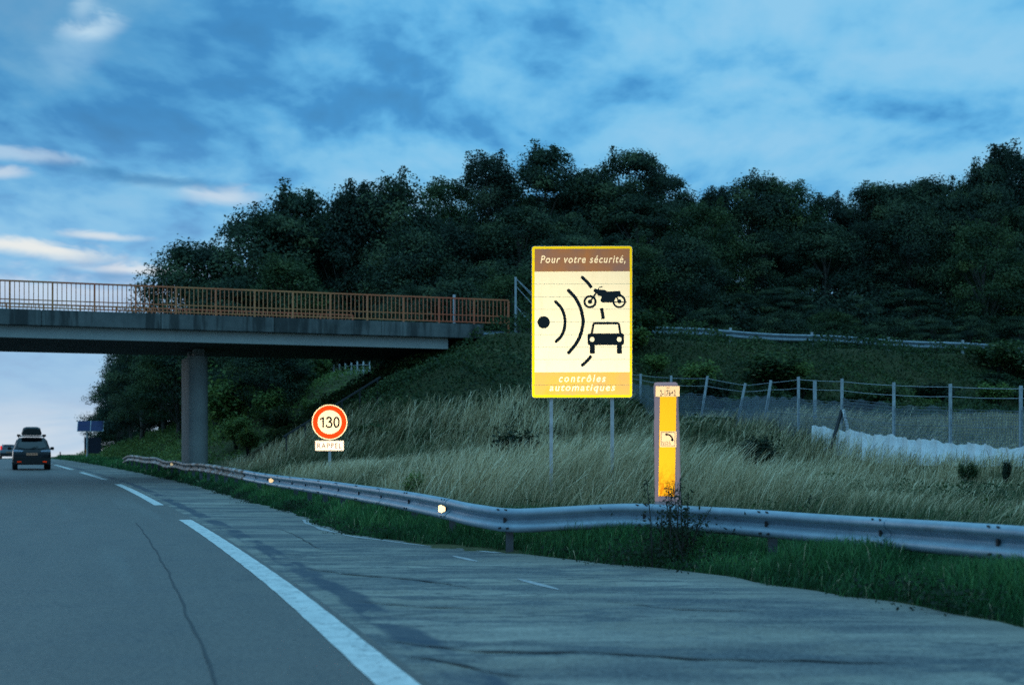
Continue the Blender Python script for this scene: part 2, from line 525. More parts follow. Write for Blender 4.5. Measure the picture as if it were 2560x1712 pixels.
c = t.ramp(n1, [(.28, (.66, .66, .67)), (.5, (.82, .82, .83)), (.8, (.88, .88, .88))])
M['sheet'] = t.pbr(c, .7, 0, .3, n1, .04, .6)
# signs
M['sign_back'] = plain('aluminium', (.5, .52, .54), .45, .6)
M['retro_yellow'] = retro('retro_yellow', (1.0, .80, .010), .20)
M['retro_cream'] = retro('retro_cream', (1.0, .96, .72), .195)
def header_stain(t, col):
    n_ = t.noise(t.obj(), 2.6, 3, .5)
    return t.ramp(n_, [(.3, (.25, .16, .14)), (.55, (.34, .175, .095)), (.75, (.45, .19, .065))])
def footer_lit_brown(t, col):  # header's brown sheeting, with stronger headlamp light low down painted into the colour
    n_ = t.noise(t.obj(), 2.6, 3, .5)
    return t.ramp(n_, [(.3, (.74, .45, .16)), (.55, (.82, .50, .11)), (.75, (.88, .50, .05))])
M['retro_brown'] = retro('retro_brown', (.17, .09, 0.05), .195, stain=header_stain)
M['retro_brown_lit'] = retro('retro_brown_lit', (.64, .34, .1), .195, stain=footer_lit_brown)
M['retro_lettering'] = retro('retro_lettering', (1.0, .90, .66), .18)
M['ink'] = plain('black_film', (.008, .007, .008), .5, var=.1)
M['joint'] = plain('plank_joint', (.85, .72, .36), .7, var=.1)
M['retro_white'] = retro('retro_white', (1.0, .82, .55), .135)
M['retro_red'] = retro('retro_red', (.85, .055, .008), .14)
M['retro_plate'] = retro('retro_plate', (1.0, .82, .70), .13)
def dirt_stain(t, col):
    o_ = t.obj()
    n_ = t.noise(t.mapping(o_, (9, 9, 2.0)), 1.3, 5, .65, 1.6)
    z_ = t.node('ShaderNodeSeparateXYZ', {0: o_}).outputs[2]
    f_ = t.math('MULTIPLY', t.smooth(n_, .43, .56), t.smooth(z_, 1.15, .5))
    c_ = t.ramp(z_, [(.35, (1.0, .34, .010)), (.75, (1.0, .50, .020)), (1.0, (1.0, .54, .020))])
    return t.mix(t.math('MULTIPLY', f_, .8), c_, (.55, .09, .003))
M['retro_orange'] = retro('retro_orange', (1.0, .4, .02), .235, stain=dirt_stain)
M['retro_sos'] = retro('retro_sos', (1.0, .72, .42), .225)
M['retro_marker'] = retro('retro_marker', (1.0, .72, .42), .185)
M['brown_ink'] = plain('brown_ink', (.16, .03, .015), .5, var=.1)
M['orange_ink'] = plain('orange_ink', (.55, .14, .03), .5, var=.1)
# foliage
M['leaf_dark'] = leafmat('leaf_dark', [(0, (.012, .030, .020)), (.5, (.042, .076, .042)), (1, (.125, .165, .070))])
M['leaf_black'] = leafmat('leaf_black', [(0, (.012, .028, .020)), (.6, (.034, .062, .040)), (1, (.085, .115, .060))])
M['leaf_wood'] = leafmat('leaf_wood', [(0, (.020, .045, .020)), (.5, (.058, .100, .038)), (1, (.14, .18, .058))])
M['leaf_olive'] = leafmat('leaf_olive', [(0, (.040, .080, .024)), (.5, (.12, .20, .055)), (1, (.26, .32, .08))])
M['leaf_bramble'] = leafmat('leaf_bramble', [(0, (.010, .028, .014)), (.5, (.040, .078, .028)), (.9, (.105, .145, .040)), (1, (.26, .25, .13))])
M['leaf_weed'] = leafmat('leaf_weed', [(0, (.008, .020, .012)), (1, (.032, .055, .026))])
M['grass_dry'] = leafmat('grass_dry', [(0, (.13, .125, .060)), (.3, (.36, .29, .15)), (.7, (.68, .56, .34)), (1, (.90, .80, .56))], .2)
M['grass_mid'] = leafmat('grass_mid', [(0, (.030, .065, .030)), (.5, (.10, .145, .060)), (1, (.30, .29, .16))], .2)
M['grass_green'] = leafmat('grass_green', [(0, (.016, .060, .024)), (.5, (.066, .215, .070)), (.92, (.20, .38, .12)), (1, (.50, .46, .28))], .3)
M['bark'] = plain('bark', (.085, .078, .065), .9, var=.4, scale=5)
M['bark_dark'] = plain('bark_dark', (.035, .032, .028), .9, var=.4, scale=5)

# ------------------------------------------------------------------ ground shape
LX_Y = np.array([-40, -10, 0, 7.8, 13.4, 17.8, 27.8, 34.7, 50.4, 70, 93, 150, 200, 400], float)
LX_X = np.array([9.5, 3.95, 1.32, -.75, -2.26, -3.52, -6.53, -8.72, -14.1, -21.7, -30.3, -51, -69, -140], float)
def _spl(xk, yk):
    h = np.diff(xk); d = np.diff(yk) / h
    m = np.zeros(len(xk))
    m[1:-1] = (d[:-1] * h[1:] + d[1:] * h[:-1]) / (h[1:] + h[:-1])
    m[0], m[-1] = d[0], d[-1]
    def f(x):
        x = np.clip(np.asarray(x, float), xk[0], xk[-1])
        i = np.clip(np.searchsorted(xk, x) - 1, 0, len(h) - 1)
        s = (x - xk[i]) / h[i]
        return (yk[i] * (1 + 2 * s) * (1 - s) ** 2 + m[i] * h[i] * s * (1 - s) ** 2 + yk[i + 1] * s * s * (3 - 2 * s) + m[i + 1] * h[i] * s * s * (s - 1))
    return f
Xl = _spl(LX_Y, LX_X)
def slope(Y): return (Xl(np.asarray(Y) + 1.0) - Xl(np.asarray(Y) - 1.0)) / 2.0
ZR_Y = np.array([-40, 0, 22, 35, 50, 70, 93, 150, 200, 300, 400], float)
ZR_Z = np.array([0, 0, 0, .05, .25, .56, .76, .96, .85, -.8, -4], float)
zr = _spl(ZR_Y, ZR_Z)
def road_pt(r, Y):
    s = slope(Y); k = np.sqrt(1 + s * s)
    return Xl(Y) + r / k, np.asarray(Y) - r * s / k
def r_of(X, Y):
    s = slope(Y); return (X - Xl(Y)) / np.sqrt(1 + s * s)
EDGE_Y = np.array([-40, 5, 10.7, 13.3, 14.6, 16.4, 18.5, 20, 30, 60, 400], float)
EDGE_R = np.array([5.4, 5.2, 5.0, 4.75, 4.5, 3.9, 3.25, 2.75, 2.6, 2.55, 2.55], float)
edge_r = _spl(EDGE_Y, EDGE_R)
def sst(x, a, b):
    q = np.clip((x - a) / (b - a), 0, 1); return q * q * (3 - 2 * q)
# axes of the bridge and of the side road it carries
B_A = Vector((.941, .339, 0)); B_N = Vector((-.339, .941, 0)); B_O = Vector((0, 57.3, 0))
BR = math.atan2(B_A.y, B_A.x)
def pq(X, Y):
    return B_A.x * X + B_A.y * (Y - B_O.y), -(B_N.x * X + B_N.y * (Y - B_O.y))
def bw(p, q, z):
    """bridge coordinates -> world; q>0 is the side the camera is on"""
    v_ = B_O + B_A * p - B_N * q
    return Vector((v_.x, v_.y, z))
def lump(X, Y):
    return (np.sin(X * 1.3 + np.sin(Y * .7) * 1.5) + np.sin(Y * 1.7 + X * .6) + .6 * np.sin(X * 3.1 + 1.2) * np.sin(Y * 2.7)) / 2.6
def ground(X, Y):
    X = np.asarray(X, float); Y = np.asarray(Y, float)
    r = r_of(X, Y); z0 = zr(Y)
    sh = 2.7 * (1 - sst(Y, 16.0, 19.8)) + 0.0
    rr = r - sh
    g = np.interp(rr, [2.5, 2.9, 4, 6, 8, 12, 16, 17.6, 18.6, 25, 60, 200], [-.03, .02, .06, .14, .20, .27, .42, .98, 1.10, 1.45, 2.3, 4])
    g = g + .52 * np.exp(-((r - 6.8) / 2.4) ** 2) * sst(Y, 19, 23) * (1 - sst(Y, 31, 40)) * sst(r, 3.2, 5.0) + .6 * sst(Y, 35, 46) * sst(r, 8, 13)
    g = np.where(rr < 2.5, -.06, g)
    g = np.where(r < -15, -.06 - .04 * np.minimum(-15 - r, 60), g)
    base = z0 + g
    p, q = pq(X, Y)
    dp = np.maximum(-1.0 - p, 0)
    dq = np.maximum(np.maximum(q - .9, -9.0 - q), 0)
    D = np.hypot(dp, dq)
    top = 6.15 - .018 * np.maximum(p - 3, 0)
    emb = top - D / 1.7
    right = sst(r, 2.9, 5.5)
    # cut bank beyond the bridge
    far = sst(-q, 6, 16)
    bank = z0 + np.clip((r - 4.0) * .52, 0, 4.8) * far * (1 - sst(Y, 100, 145))
    # wooded hill behind the side road
    hill = 6.1 + np.clip((-q - 14) * .27, 0, 14) - 30 * (1 - sst(r, 8, 28)) - 40 * sst(Y, 112, 150)
    hill = np.where(-q > 11, hill, -50)
    z = np.maximum(np.maximum(base, emb), np.maximum(bank, np.where(r > 8, hill, -50)))
    z = z * right + base * (1 - right)
    z = z + lump(X, Y) * .09 * sst(rr, 3.0, 6.0)
    flat = (np.abs(q + 4) < 5.0) & (p > -1.2)
    z = np.where(flat, np.minimum(z, top), z)
    return z
def gz(x, y): return float(ground(np.array([x]), np.array([y]))[0])

xs = np.concatenate([np.array([-900, -500, -300, -200, -140, -110, -90, -75, -62, -54]), np.arange(-48, 46, .5), np.array([48, 52, 58, 66, 78, 95, 120, 160, 220, 320, 500, 900])])
ys = np.concatenate([np.array([-200, -80, -40, -25, -16]), np.arange(-10, 110, .5), np.arange(110, 160, 2), np.array([165, 175, 190, 210, 240, 280, 330, 400, 600, 1000, 2000])])
GX, GY = np.meshgrid(xs, ys)
GZ = ground(GX, np.clip(GY, -38, 395))
GZ = np.where(GY > 395, GZ - (GY - 395) * .02, GZ)
nx, ny = len(xs), len(ys)
ii = np.arange(nx * ny).reshape(ny, nx)
quads = np.stack([ii[:-1, :-1], ii[:-1, 1:], ii[1:, 1:], ii[1:, :-1]], -1).reshape(-1, 4)
tag(np_mesh('ground', np.stack([GX, GY, GZ], -1).reshape(-1, 3), [quads], M['soil'], smooth=True), kind='structure')

def strip(name, r0, r1, Ys, mat, dz=0.0, cols=2, rim=False):
    Ys = np.asarray(Ys, float)
    a = r0(Ys) if callable(r0) else np.full_like(Ys, r0)
    b = r1(Ys) if callable(r1) else np.full_like(Ys, r1)
    tt = np.linspace(0, 1, cols)
    Rr = a[:, None] + (b - a)[:, None] * tt[None]
    YY = np.repeat(Ys[:, None], cols, 1)
    X, Y2 = road_pt(Rr.ravel(), YY.ravel())
    Z = zr(YY.ravel()) + dz
    n_ = len(Ys)
    idx = np.arange(n_ * cols).reshape(n_, cols)
    qd = np.stack([idx[:-1, :-1], idx[:-1, 1:], idx[1:, 1:], idx[1:, :-1]], -1).reshape(-1, 4)
    uv = np.stack([Rr.ravel(), YY.ravel() * 1.05], -1)
    at = {'rim': np.tile(tt, n_)} if rim else None
    return np_mesh(name, np.stack([X, Y2, Z], -1), [qd], mat, attrs=at, uv=uv, smooth=True)
YR = np.concatenate([np.arange(-30, 110, .5), np.arange(110, 300, 2.5)])
edge_w = lambda Y: edge_r(Y) + .07 * np.sin(Y * 1.9) + .05 * np.sin(Y * 4.7 + 1)
tag(strip('road', -15.0, .30, YR, M['lane'], cols=10), kind='structure')
tag(strip('hard_shoulder', .30, edge_w, YR, M['shoulder'], cols=14, rim=True), kind='structure')
# edge line dashes
def multi_strip(name, spans, mat, dz):
    vs, qs, base_ = [], [], 0
    for Ys, a, b in spans:
        Ys = np.asarray(Ys, float); a = np.broadcast_to(a, Ys.shape); b = np.broadcast_to(b, Ys.shape)
        xa, ya = road_pt(a, Ys); xb, yb = road_pt(b, Ys)
        z = zr(Ys) + dz
        vs.append(np.stack([np.stack([xa, ya, z], -1), np.stack([xb, yb, z], -1)], 1).reshape(-1, 3))
        n_ = len(Ys); i0 = base_ + 2 * np.arange(n_ - 1)
        qs.append(np.stack([i0, i0 + 1, i0 + 3, i0 + 2], -1)); base_ += 2 * n_
    return np_mesh(name, np.concatenate(vs), [np.concatenate(qs)], mat, smooth=True)
dash = []
for y0, y1 in ((-18, 27.6), (34.8, 50.4), (55.3, 66), (71, 87), (93, 109), (115, 131), (137, 150)):
    Ys = np.arange(y0, y1 + .01, (y1 - y0) / max(4, int((y1 - y0) * 2)))
    dash.append((Ys, .0 + .004 * np.sin(Ys * 5), .235 + .004 * np.sin(Ys * 6.3)))
tag(multi_strip('edge_line_marking', dash, M['paint'], .005), kind='structure')
tag(multi_strip('lane_line_marking', [(np.arange(y0, y0 + 3.6, .5), -3.98, -3.83) for y0 in np.arange(-9, 150, 13.0)], M['paint'], .005), kind='structure')
worn = []
for (y0, ra, y1, rb) in ((17.2, 2.7, 16.2, 2.75), (13.9, 2.55, 12.7, 2.6)):
    Ys = np.linspace(y1, y0, 8); s_ = np.linspace(rb, ra, 8); ww = .05 * np.sin(np.linspace(.3, 2.9, 8))
    worn.append((Ys, s_ - ww, s_ + ww))
Ys = np.linspace(17.5, 27, 40); e_ = edge_r(Ys) - .16
worn.append((Ys, e_ - .05 - .03 * np.sin(Ys * 3), e_ + .03 + .03 * np.sin(Ys * 2.2)))
tag(multi_strip('faded_marking', worn, M['worn_paint'], .004), kind='structure')
Ys = np.arange(2, 27, .25)
sr = np.interp(Ys, [2, 7.8, 9, 11.9, 18.4, 26.3], [-.82, -.83, -.84, -.87, -.86, -.84]) + .008 * np.sin(Ys * 2.1) + .004 * np.sin(Ys * 5.3)
def path_resample(ctrl, step):
    ctrl = [Vector(c_) for c_ in ctrl]
    s_ = np.concatenate([[0], np.cumsum([(ctrl[i + 1] - ctrl[i]).length for i in range(len(ctrl) - 1)])])
    n_ = max(2, int(s_[-1] / step))
    q = np.linspace(0, s_[-1], n_ + 1)
    fs = [_spl(s_, np.array([c_[k] for c_ in ctrl])) for k in range(3)]
    return [Vector((float(fs[0](a)), float(fs[1](a)), float(fs[2](a)))) for a in q]
def cross_seam(pts_px, w_):
    P_ = [((x - 1280) * 4444.0 / (y - 1140) / F_PX, 4444.0 / (y - 1140)) for x, y in pts_px]
    P_ = path_resample([(a, b, 0) for a, b in P_], .08)
    vs = []
    for i, q in enumerate(P_):
        k = min(1, i / 6, (len(P_) - 1 - i) / 6); hw = w_ * k * (.6 + .4 * math.sin(i * .9) * math.sin(i * .37 + 1))
        dy = .035 * math.sin(i * .41) + .02 * math.sin(i * 1.1)
        vs += [(q.x, q.y + dy - hw, .0045), (q.x, q.y + dy + hw, .0045)]
    i0 = 2 * np.arange(len(P_) - 1)
    return np_mesh('tar_seam', np.array(vs), [np.stack([i0, i0 + 1, i0 + 3, i0 + 2], -1)], M['seam'], smooth=True)
for pts_px, w_ in (([(955, 1600), (1150, 1622), (1500, 1632), (1900, 1650), (2300, 1655)], .045), ([(1010, 1640), (1090, 1650), (1200, 1672), (1320, 1690)], .07),
                   ([(760, 1420), (900, 1436), (1080, 1452), (1180, 1470)], .06), ([(1500, 1500), (1700, 1520), (1950, 1528)], .035), ([(620, 1300), (720, 1330), (800, 1372)], .05), ([(880, 1500), (1010, 1512), (1250, 1520)], .04)):
    tag(cross_seam(pts_px, w_), kind='structure')
tag(multi_strip('road_seam', [(Ys, sr - .010, sr + .010 + .004 * np.sin(Ys * 3.7))], M['seam'], .004), kind='structure')

# ------------------------------------------------------------------ guardrail along the road
def w_profile():
    p = [(.015, .0), (.055, .012), (.082, .035), (.085, .07), (.072, .098), (.020, .125), (.004, .155), (.020, .185),
         (.072, .212), (.085, .24), (.082, .275), (.055, .298), (.015, .31)]
    return p + [(a - .005, b) for a, b in reversed(p)]
PROF = w_profile()
def beam_mesh(path, mb, prof=PROF, side=-1):
    """path: list of Vector (top of the beam); profile sticks out to the left of the walking direction * side"""
    secs = []
    for i, P in enumerate(path):
        d = path[min(i + 1, len(path) - 1)] - path[max(i - 1, 0)]
        d.z = 0; d.normalize()
        out = Vector((-d.y, d.x, 0)) * side
        secs.append([P + out * a + Vector((0, 0, b - .31)) for a, b in prof])
    mb.sweep(secs)
rail_ctrl = [(7.0, 2.6, .67), (5.35, 8.2, .67), (4.27, 11.9, .668), (3.35, 15.0, .636), (2.22, 16.9, .655), (1.36, 17.75, .66), (.72, 18.1, .615),
             (.045, 18.35, .575), (-.40, 19.0, .60), (-.96, 20.4, .655), (-3.1, 27.0, .735), (-6.78, 38.5, .80)]
for Y, dz_ in ((46, .70), (50, .68), (53, .62), (55.5, .66), (58, .60), (61, .70), (64, .66), (68, .68), (71, .64), (73, .50)):
    X, Y2 = road_pt(np.array([2.85]), np.array([float(Y)]))
    rail_ctrl.append((float(X[0]), float(Y2[0]), float(zr(np.array([Y]))[0]) + dz_ + .08))
rail_ctrl.reverse()
rpath = path_resample(rail_ctrl, .25)
gr = empty('guardrail', (-.96, 20.6, 0))
tag(gr, 'long galvanised steel crash barrier kinking along the motorway shoulder in front of the grass', 'guardrail')
GO = gr.location
near = [q for q in rpath if q.y < 41.2]
old = [q for q in rpath if q.y >= 40.95]
# splice laps, slots and bolts
acc = 0.0; last = None; stations = []
beam_n, beam_o = MB(), MB()
beam_mesh(near, beam_n, side=-1); beam_mesh(old, beam_o, side=-1)
beam_n.cur = beam_o.cur = 1
for i in range(len(rpath) - 1, 0, -1):
    a, b = rpath[i], rpath[i - 1]
    seg = (b - a).length
    while acc <= seg:
        stations.append((a + (b - a) * (acc / seg), (a - b).normalized())); acc += 2.0
    acc -= seg
for P, d_raw in stations:
    d = Vector((d_raw.x, d_raw.y, 0)).normalized(); out = Vector((d.y, -d.x, 0)) * 1.0
    out = Vector((-d.y, d.x, 0)) * -1
    g_ = gz(P.x - out.x * .1, P.y - out.y * .1)
    if P.y < 74:
        pm = MB()
        c_ = P - out * .075
        pm.bar((c_.x, c_.y, g_ - .3), (c_.x, c_.y, P.z - .03), .10, .06)
        pm.bar(c_ + Vector((0, 0, -.15)), P + out * .0 + Vector((0, 0, -.15)), .08, .16)
        pm.build('post', M['rail_post'], gr, False, GO)
    bolts = beam_n if P.y < 41.1 else beam_o
    if stations.index((P, d_raw)) % 2 == 0 and 3 < P.y < 72:
        bolts.cur = 0
        bolts.sweep([[P + d * k + out * (a_ + (.006 if i_ < 13 else .0055)) + Vector((0, 0, b_ - .31)) for i_, (a_, b_) in enumerate(PROF)] for k in (-.17, .17)])
        bolts.cur = 1
    for k in (-.07, .07):
        q = P + d * k + out * .068 + Vector((0, 0, -.0155))
        bolts.bar(q - d * .026 - out * .010, q + d * .026 + out * .012 + Vector((0, 0, -.004)), .018, .014)
        q = P + d * (k + .05) + out * .080 + Vector((0, 0, -.262))
        bolts.bar(q - d * .02 + out * .006, q + d * .02 + out * .006 + Vector((0, 0, .010)), .022, .022)
    q = P + out * .006 + Vector((0, 0, -.155)); bolts.box(q.x, q.y, q.z, .05, .05, .06)
beam_n.build('beam', [M['galv'], M['steel_dark']], gr, True, GO, 50)
o = beam_o.build('beam', [M['galv_old'], M['steel_dark']], gr, True, GO, 50)
o['label'] = 'battered rusty far stretch of the barrier beam'
# small reflectors in the trough of the beam
def rail_at(Y):
    b = min(rpath, key=lambda q: abs(q.y - Y)); i = rpath.index(b)
    return b, (rpath[min(i + 1, len(rpath) - 1)] - rpath[max(0, i - 1)]).normalized()
for Y in (20.35, 36.6, 57.2):
    P, d = rail_at(Y); d = Vector((d.x, d.y, 0)).normalized(); out = Vector((-d.y, d.x, 0)) * -1
    mb = MB()
    C0 = P + Vector((0, 0, -.155)) + out * .01
    # trapezoid plate standing off the beam, facing the traffic
    ax = out; fw = -d if d.y > 0 else d
    pl = [C0 + Vector((0, 0, -.075)), C0 + ax * .115 + Vector((0, 0, -.04)), C0 + ax * .115 + Vector((0, 0, .045)), C0 + Vector((0, 0, .085))]
    bk = [q - fw * .006 for q in pl]
    mb.add(pl + bk, [(0, 1, 2, 3), (7, 6, 5, 4), (0, 4, 5, 1), (1, 5, 6, 2), (2, 6, 7, 3), (3, 7, 4, 0)])
    mb.build('reflector', M['retro_marker'], gr, False, GO)

# ------------------------------------------------------------------ bridge
P0, P1 = -60.0, -1.2            # deck from far left (outside the picture) to the abutment
bridge = empty('road_bridge', bw(-10, -4, 0), BR)
tag(bridge, 'concrete motorway overpass with stained edge beam and orange railings crossing on the left', 'bridge')
ZT = 6.52
# local frame: x along p+10, y away from the camera (-q-4), z up
def bl(p, q, z): return (p + 10, -q - 4, z)
def lbox(mb, p0, p1, q0, q1, z0, z1):
    x0, x1 = p0 + 10, p1 + 10; y0, y1 = -q1 - 4, -q0 - 4
    mb.box((x0 + x1) / 2, (y0 + y1) / 2, (z0 + z1) / 2, abs(x1 - x0), abs(y1 - y0), abs(z1 - z0))
def deck_rise(p): return 0.0
mb = MB()
for a in np.arange(P0, P1, 4.2):                    # edge beam segments with joints between
    b = min(a + 4.192, P1)
    lbox(mb, a, b, -.42, 0.0, ZT - .57, ZT)
mb.build('edge_beam', M['beam_concrete'], bridge, bevel=.02)
mb = MB()
for a in np.arange(P0, P1, 4.2):
    b = min(a + 4.18, P1); lbox(mb, a, b, -8.4, -7.98, ZT - .57, ZT)
mb.build('edge_beam', M['beam_concrete'], bridge, bevel=.02)
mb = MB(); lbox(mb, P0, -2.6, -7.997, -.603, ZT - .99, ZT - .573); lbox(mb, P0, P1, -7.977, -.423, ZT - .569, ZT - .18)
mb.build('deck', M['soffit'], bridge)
mb = MB(); lbox(mb, P0, -2.6, -.60, -.30, ZT - 1.0, ZT - .573); mb.build('girder', M['girder'], bridge)
# piers: the one in view and its twin in the median
for pc in (-12.0, -31.0):
    mb = MB()
    n_ = 10; hw, hl = .38, 1.15
    ring_ = []
    for k in range(n_ + 1):
        a = math.pi * k / n_; ring_.append((hw * math.cos(a), hl + hw * math.sin(a)))
    for k in range(n_ + 1):
        a = math.pi + math.pi * k / n_; ring_.append((hw * math.cos(a), -hl + hw * math.sin(a)))
    cx, cy, _ = bl(pc, -4.6, 0)
    mb.sweep([[(cx + x, cy + y, z) for x, y in ring_] for z in (-.6, ZT - 1.32)])
    pr = mb.build('pier', M['pier'], bridge, True)
    for yy in (-.8, .8):
        mb = MB(); mb.box(cx + .05, cy + yy, ZT - 1.16, .40, .6, .318); mb.build('bearing_block', M['pier'], pr)
# railings
def railing(q, p0, p1, height=1.05):
    rl = MB()
    A_ = lambda p, z: bl(p, q, z)
    n_ = int((p1 - p0) / 1.43)
    pitch = (p1 - p0) / n_
    for z, w_, h_ in ((ZT + height - .03, .07, .055), (ZT + .36, .035, .035), (ZT + .09, .04, .04)):
        rl.bar(A_(p0, z), A_(p1, z), w_, h_)
    for i in range(n_):
        for k in range(1, 9):
            p = p0 + (i + k / 9) * pitch
            rl.bar(A_(p, ZT + .09), A_(p, ZT + height - .05), .028)
    o = rl.build('railing', M['orange_rail'], bridge)
    for i in range(n_ + 1):
        pm = MB(); p = p0 + i * pitch
        pm.bar(A_(p, ZT - .005 if p < P1 else ZT - .5), A_(p, ZT + height - .055), .062)
        pm.build('post', M['orange_rail'], o)
railing(-.20, -41.0, -.08)
railing(-8.2, -41.0, -4.6)

# side road guardrails beyond the end of the bridge
def side_rail(q, p0, p1, zt, label):
    o = empty('guardrail', bw(p0, q, zt - .7))
    tag(o, label, 'guardrail')
    pts = [bw(p, q + .04 * math.sin(p), zt - .018 * max(0, p - 3) + .03 * math.sin(p * .9)) for p in np.arange(p0, p1, .5)]
    mb = MB(); beam_mesh(pts, mb, side=-1 if q > -4 else 1); mb.build('beam', M['galv_dull'], o, True, o.location, 50)
    for P in pts[::8]:
        pm = MB(); pm.bar((P.x, P.y + .08, P.z - .9), (P.x, P.y + .08, P.z + (.12 if q > -4 else 0)), .10); pm.build('post', M['post_grey'], o, False, o.location)
side_rail(-.5, 2.2, 34, 6.78, 'low steel guardrail edging the side road above the green slope, under the wood')
side_rail(-8.0, -4.2, 34, 6.98, 'steel guardrail half hidden behind the right end of the orange bridge railing')
tag(np_mesh('side_road', np.array([bw(p, q, 6.20 - .018 * max(0, p - 3)) for p in np.arange(-1.2, 60, 2.0) for q in (-7.0, -1.4)]),
            [np.array([(2 * i, 2 * i + 1, 2 * i + 3, 2 * i + 2) for i in range(len(np.arange(-1.2, 60, 2.0)) - 1)])], M['lane']), kind='structure')
# pole with wires at the end of the railing, marker on the deck
pole = empty('fence_corner_post', bw(.10, .15, 5.6))
tag(pole, 'slim grey post with wires running down, at the right end of the orange railing', 'post')
mb = MB(); mb.bar((0, 0, -.4), (0, 0, 2.85), .085); mb.build('pole', M['fence_grey'], pole)
mb = MB()
for k, (e1, z1) in enumerate((((2.6, -.1), 2.8), ((2.3, -.4), 2.5), ((1.6, -.5), 1.7), ((3.3, -.3), 2.8))):
    b = Vector((e1[0], e1[1] - 1.2, .35 - .1 * k))
    mb.tube([(0, 0, z1), Vector((0, 0, z1)).lerp(b, .5) - Vector((0, 0, .25)), b], .012, 4)
for k in range(26):
    a = Vector((.08 + k * .085, -.05 * k, max(.3, 1.6 - k * .045))); mb.bar(a, a + Vector((0, 0, -1.7)), .007)
mb.build('wire_set', M['wire'], pole)
M['bar_grey'] = plain('pale_grey_cap', (.40, .44, .48), .6)
mp = empty('marker_post', bw(-2.0, -1.4, 6.2))
tag(mp, 'pale blue slim marker post rising behind the bridge railing near its right end', 'post')
mb = MB(); mb.tube([(0, 0, 0), (0, 0, 1.5)], .05, 8); mb.build('shaft', M['fence_grey'], mp)
mb = MB(); mb.tube([(0, 0, 1.503), (0, 0, 1.62)], .055, 8); mb.build('cap', M['bar_grey'], mp)
# handrail of the stair down the abutment slope
hr = empty('handrail', (-8.0, 52.3, gz(-8.0, 52.3)))
tag(hr, 'dark stair handrail climbing the slope under the bridge behind the round sign', 'handrail')
mb = MB(); mb2 = MB()
a = Vector((-8.3, 51.6, 1.95)); b = Vector((-5.0, 54.0, 4.25))
mb.bar(a, b, .06); mb.build('rail', M['steel_dark'], hr, False, hr.location)
for f_ in np.linspace(.03, .97, 6):
    q = a.lerp(b, f_); pm = MB(); pm.bar((q.x, q.y, min(q.z - .5, gz(q.x, q.y) - .1)), (q.x, q.y, q.z), .05); pm.build('post', M['steel_dark'], hr, False, hr.location)
# small wire fence on the bank beyond the bridge
ff = empty('wire_fence', (-9.6, 92, gz(-9.6, 92)))
tag(ff, 'little pale post and wire fence seen under the bridge on the far bank', 'fence')
fpts = [(-10.9 + i * .42, 87 - i * .55) for i in range(7)]
mb = MB()
for i, (x, y) in enumerate(fpts):
    z = gz(x, y); pm = MB(); pm.bar((x, y, z - .2), (x, y, z + 1.35), .09); pm.build('post', M['sheet'], ff, False, ff.location)
    if i:
        x0, y0 = fpts[i - 1]; z0 = gz(x0, y0)
        for h_ in (.35, .6, .85, 1.15): mb.bar((x0, y0, z0 + h_), (x, y, z + h_), .03)
        for k in range(8):
            f_ = k / 8; mb.bar((x0 + (x - x0) * f_, y0 + (y - y0) * f_, z0 + (z - z0) * f_ + .1), (x0 + (x - x0) * f_, y0 + (y - y0) * f_, z0 + (z - z0) * f_ + .85), .03)
mb.build('wires', M['sheet'], ff, False, ff.location)

# ------------------------------------------------------------------ flat sign drawing kit (x right, z up, faces -y)
def stroke(mb, pts, w, y0, y1, cap0=True, cap1=True, closed=False):
    pts = [Vector((p[0], p[1])) for p in pts]
    n_ = len(pts)
    if closed:
        L_, R_ = [], []
        for i in range(n_):
            d = (pts[(i + 1) % n_] - pts[i - 1]).normalized(); nn = Vector((-d.y, d.x)) * w / 2
            L_.append(pts[i] + nn); R_.append(pts[i] - nn)
        for i in range(n_):
            k = (i + 1) % n_
            mb.prism([tuple(L_[i]), tuple(L_[k]), tuple(R_[k]), tuple(R_[i])], y0, y1)
        return
    L_, R_ = [], []
    for i in range(n_):
        d = (pts[min(i + 1, n_ - 1)] - pts[max(i - 1, 0)]).normalized(); nn = Vector((-d.y, d.x)) * w / 2
        L_.append(pts[i] + nn); R_.append(pts[i] - nn)
    poly = list(L_)
    d = (pts[-1] - pts[-2]).normalized(); a0 = math.atan2(d.y, d.x)
    if cap1:
        for k in range(1, 8):
            a = a0 + math.pi / 2 - math.pi * k / 8; poly.append(pts[-1] + Vector((math.cos(a), math.sin(a))) * w / 2)
    poly += list(reversed(R_))
    d = (pts[0] - pts[1]).normalized(); a0 = math.atan2(d.y, d.x)
    if cap0:
        for k in range(1, 8):
            a = a0 + math.pi / 2 - math.pi * k / 8; poly.append(pts[0] + Vector((math.cos(a), math.sin(a))) * w / 2)
    mb.prism([tuple(q) for q in poly], y0, y1)
def circle(cx, cz, r, n=40): return [(cx + r * math.cos(2 * math.pi * k / n), cz + r * math.sin(2 * math.pi * k / n)) for k in range(n)]
def rrect(x0, z0, x1, z1, r, n=6):
    out = []
    for cx, cz, a0 in ((x1 - r, z1 - r, 0), (x0 + r, z1 - r, 90), (x0 + r, z0 + r, 180), (x1 - r, z0 + r, 270)):
        for k in range(n + 1):
            a = R(a0 + 90 * k / n); out.append((cx + r * math.cos(a), cz + r * math.sin(a)))
    return out
def smooth_pts(ctrl, n=24):
    s_ = np.arange(len(ctrl), dtype=float)
    fx = _spl(s_, np.array([c_[0] for c_ in ctrl], float)); fz = _spl(s_, np.array([c_[1] for c_ in ctrl], float))
    return [(float(fx(a)), float(fz(a))) for a in np.linspace(0, len(ctrl) - 1, n)]
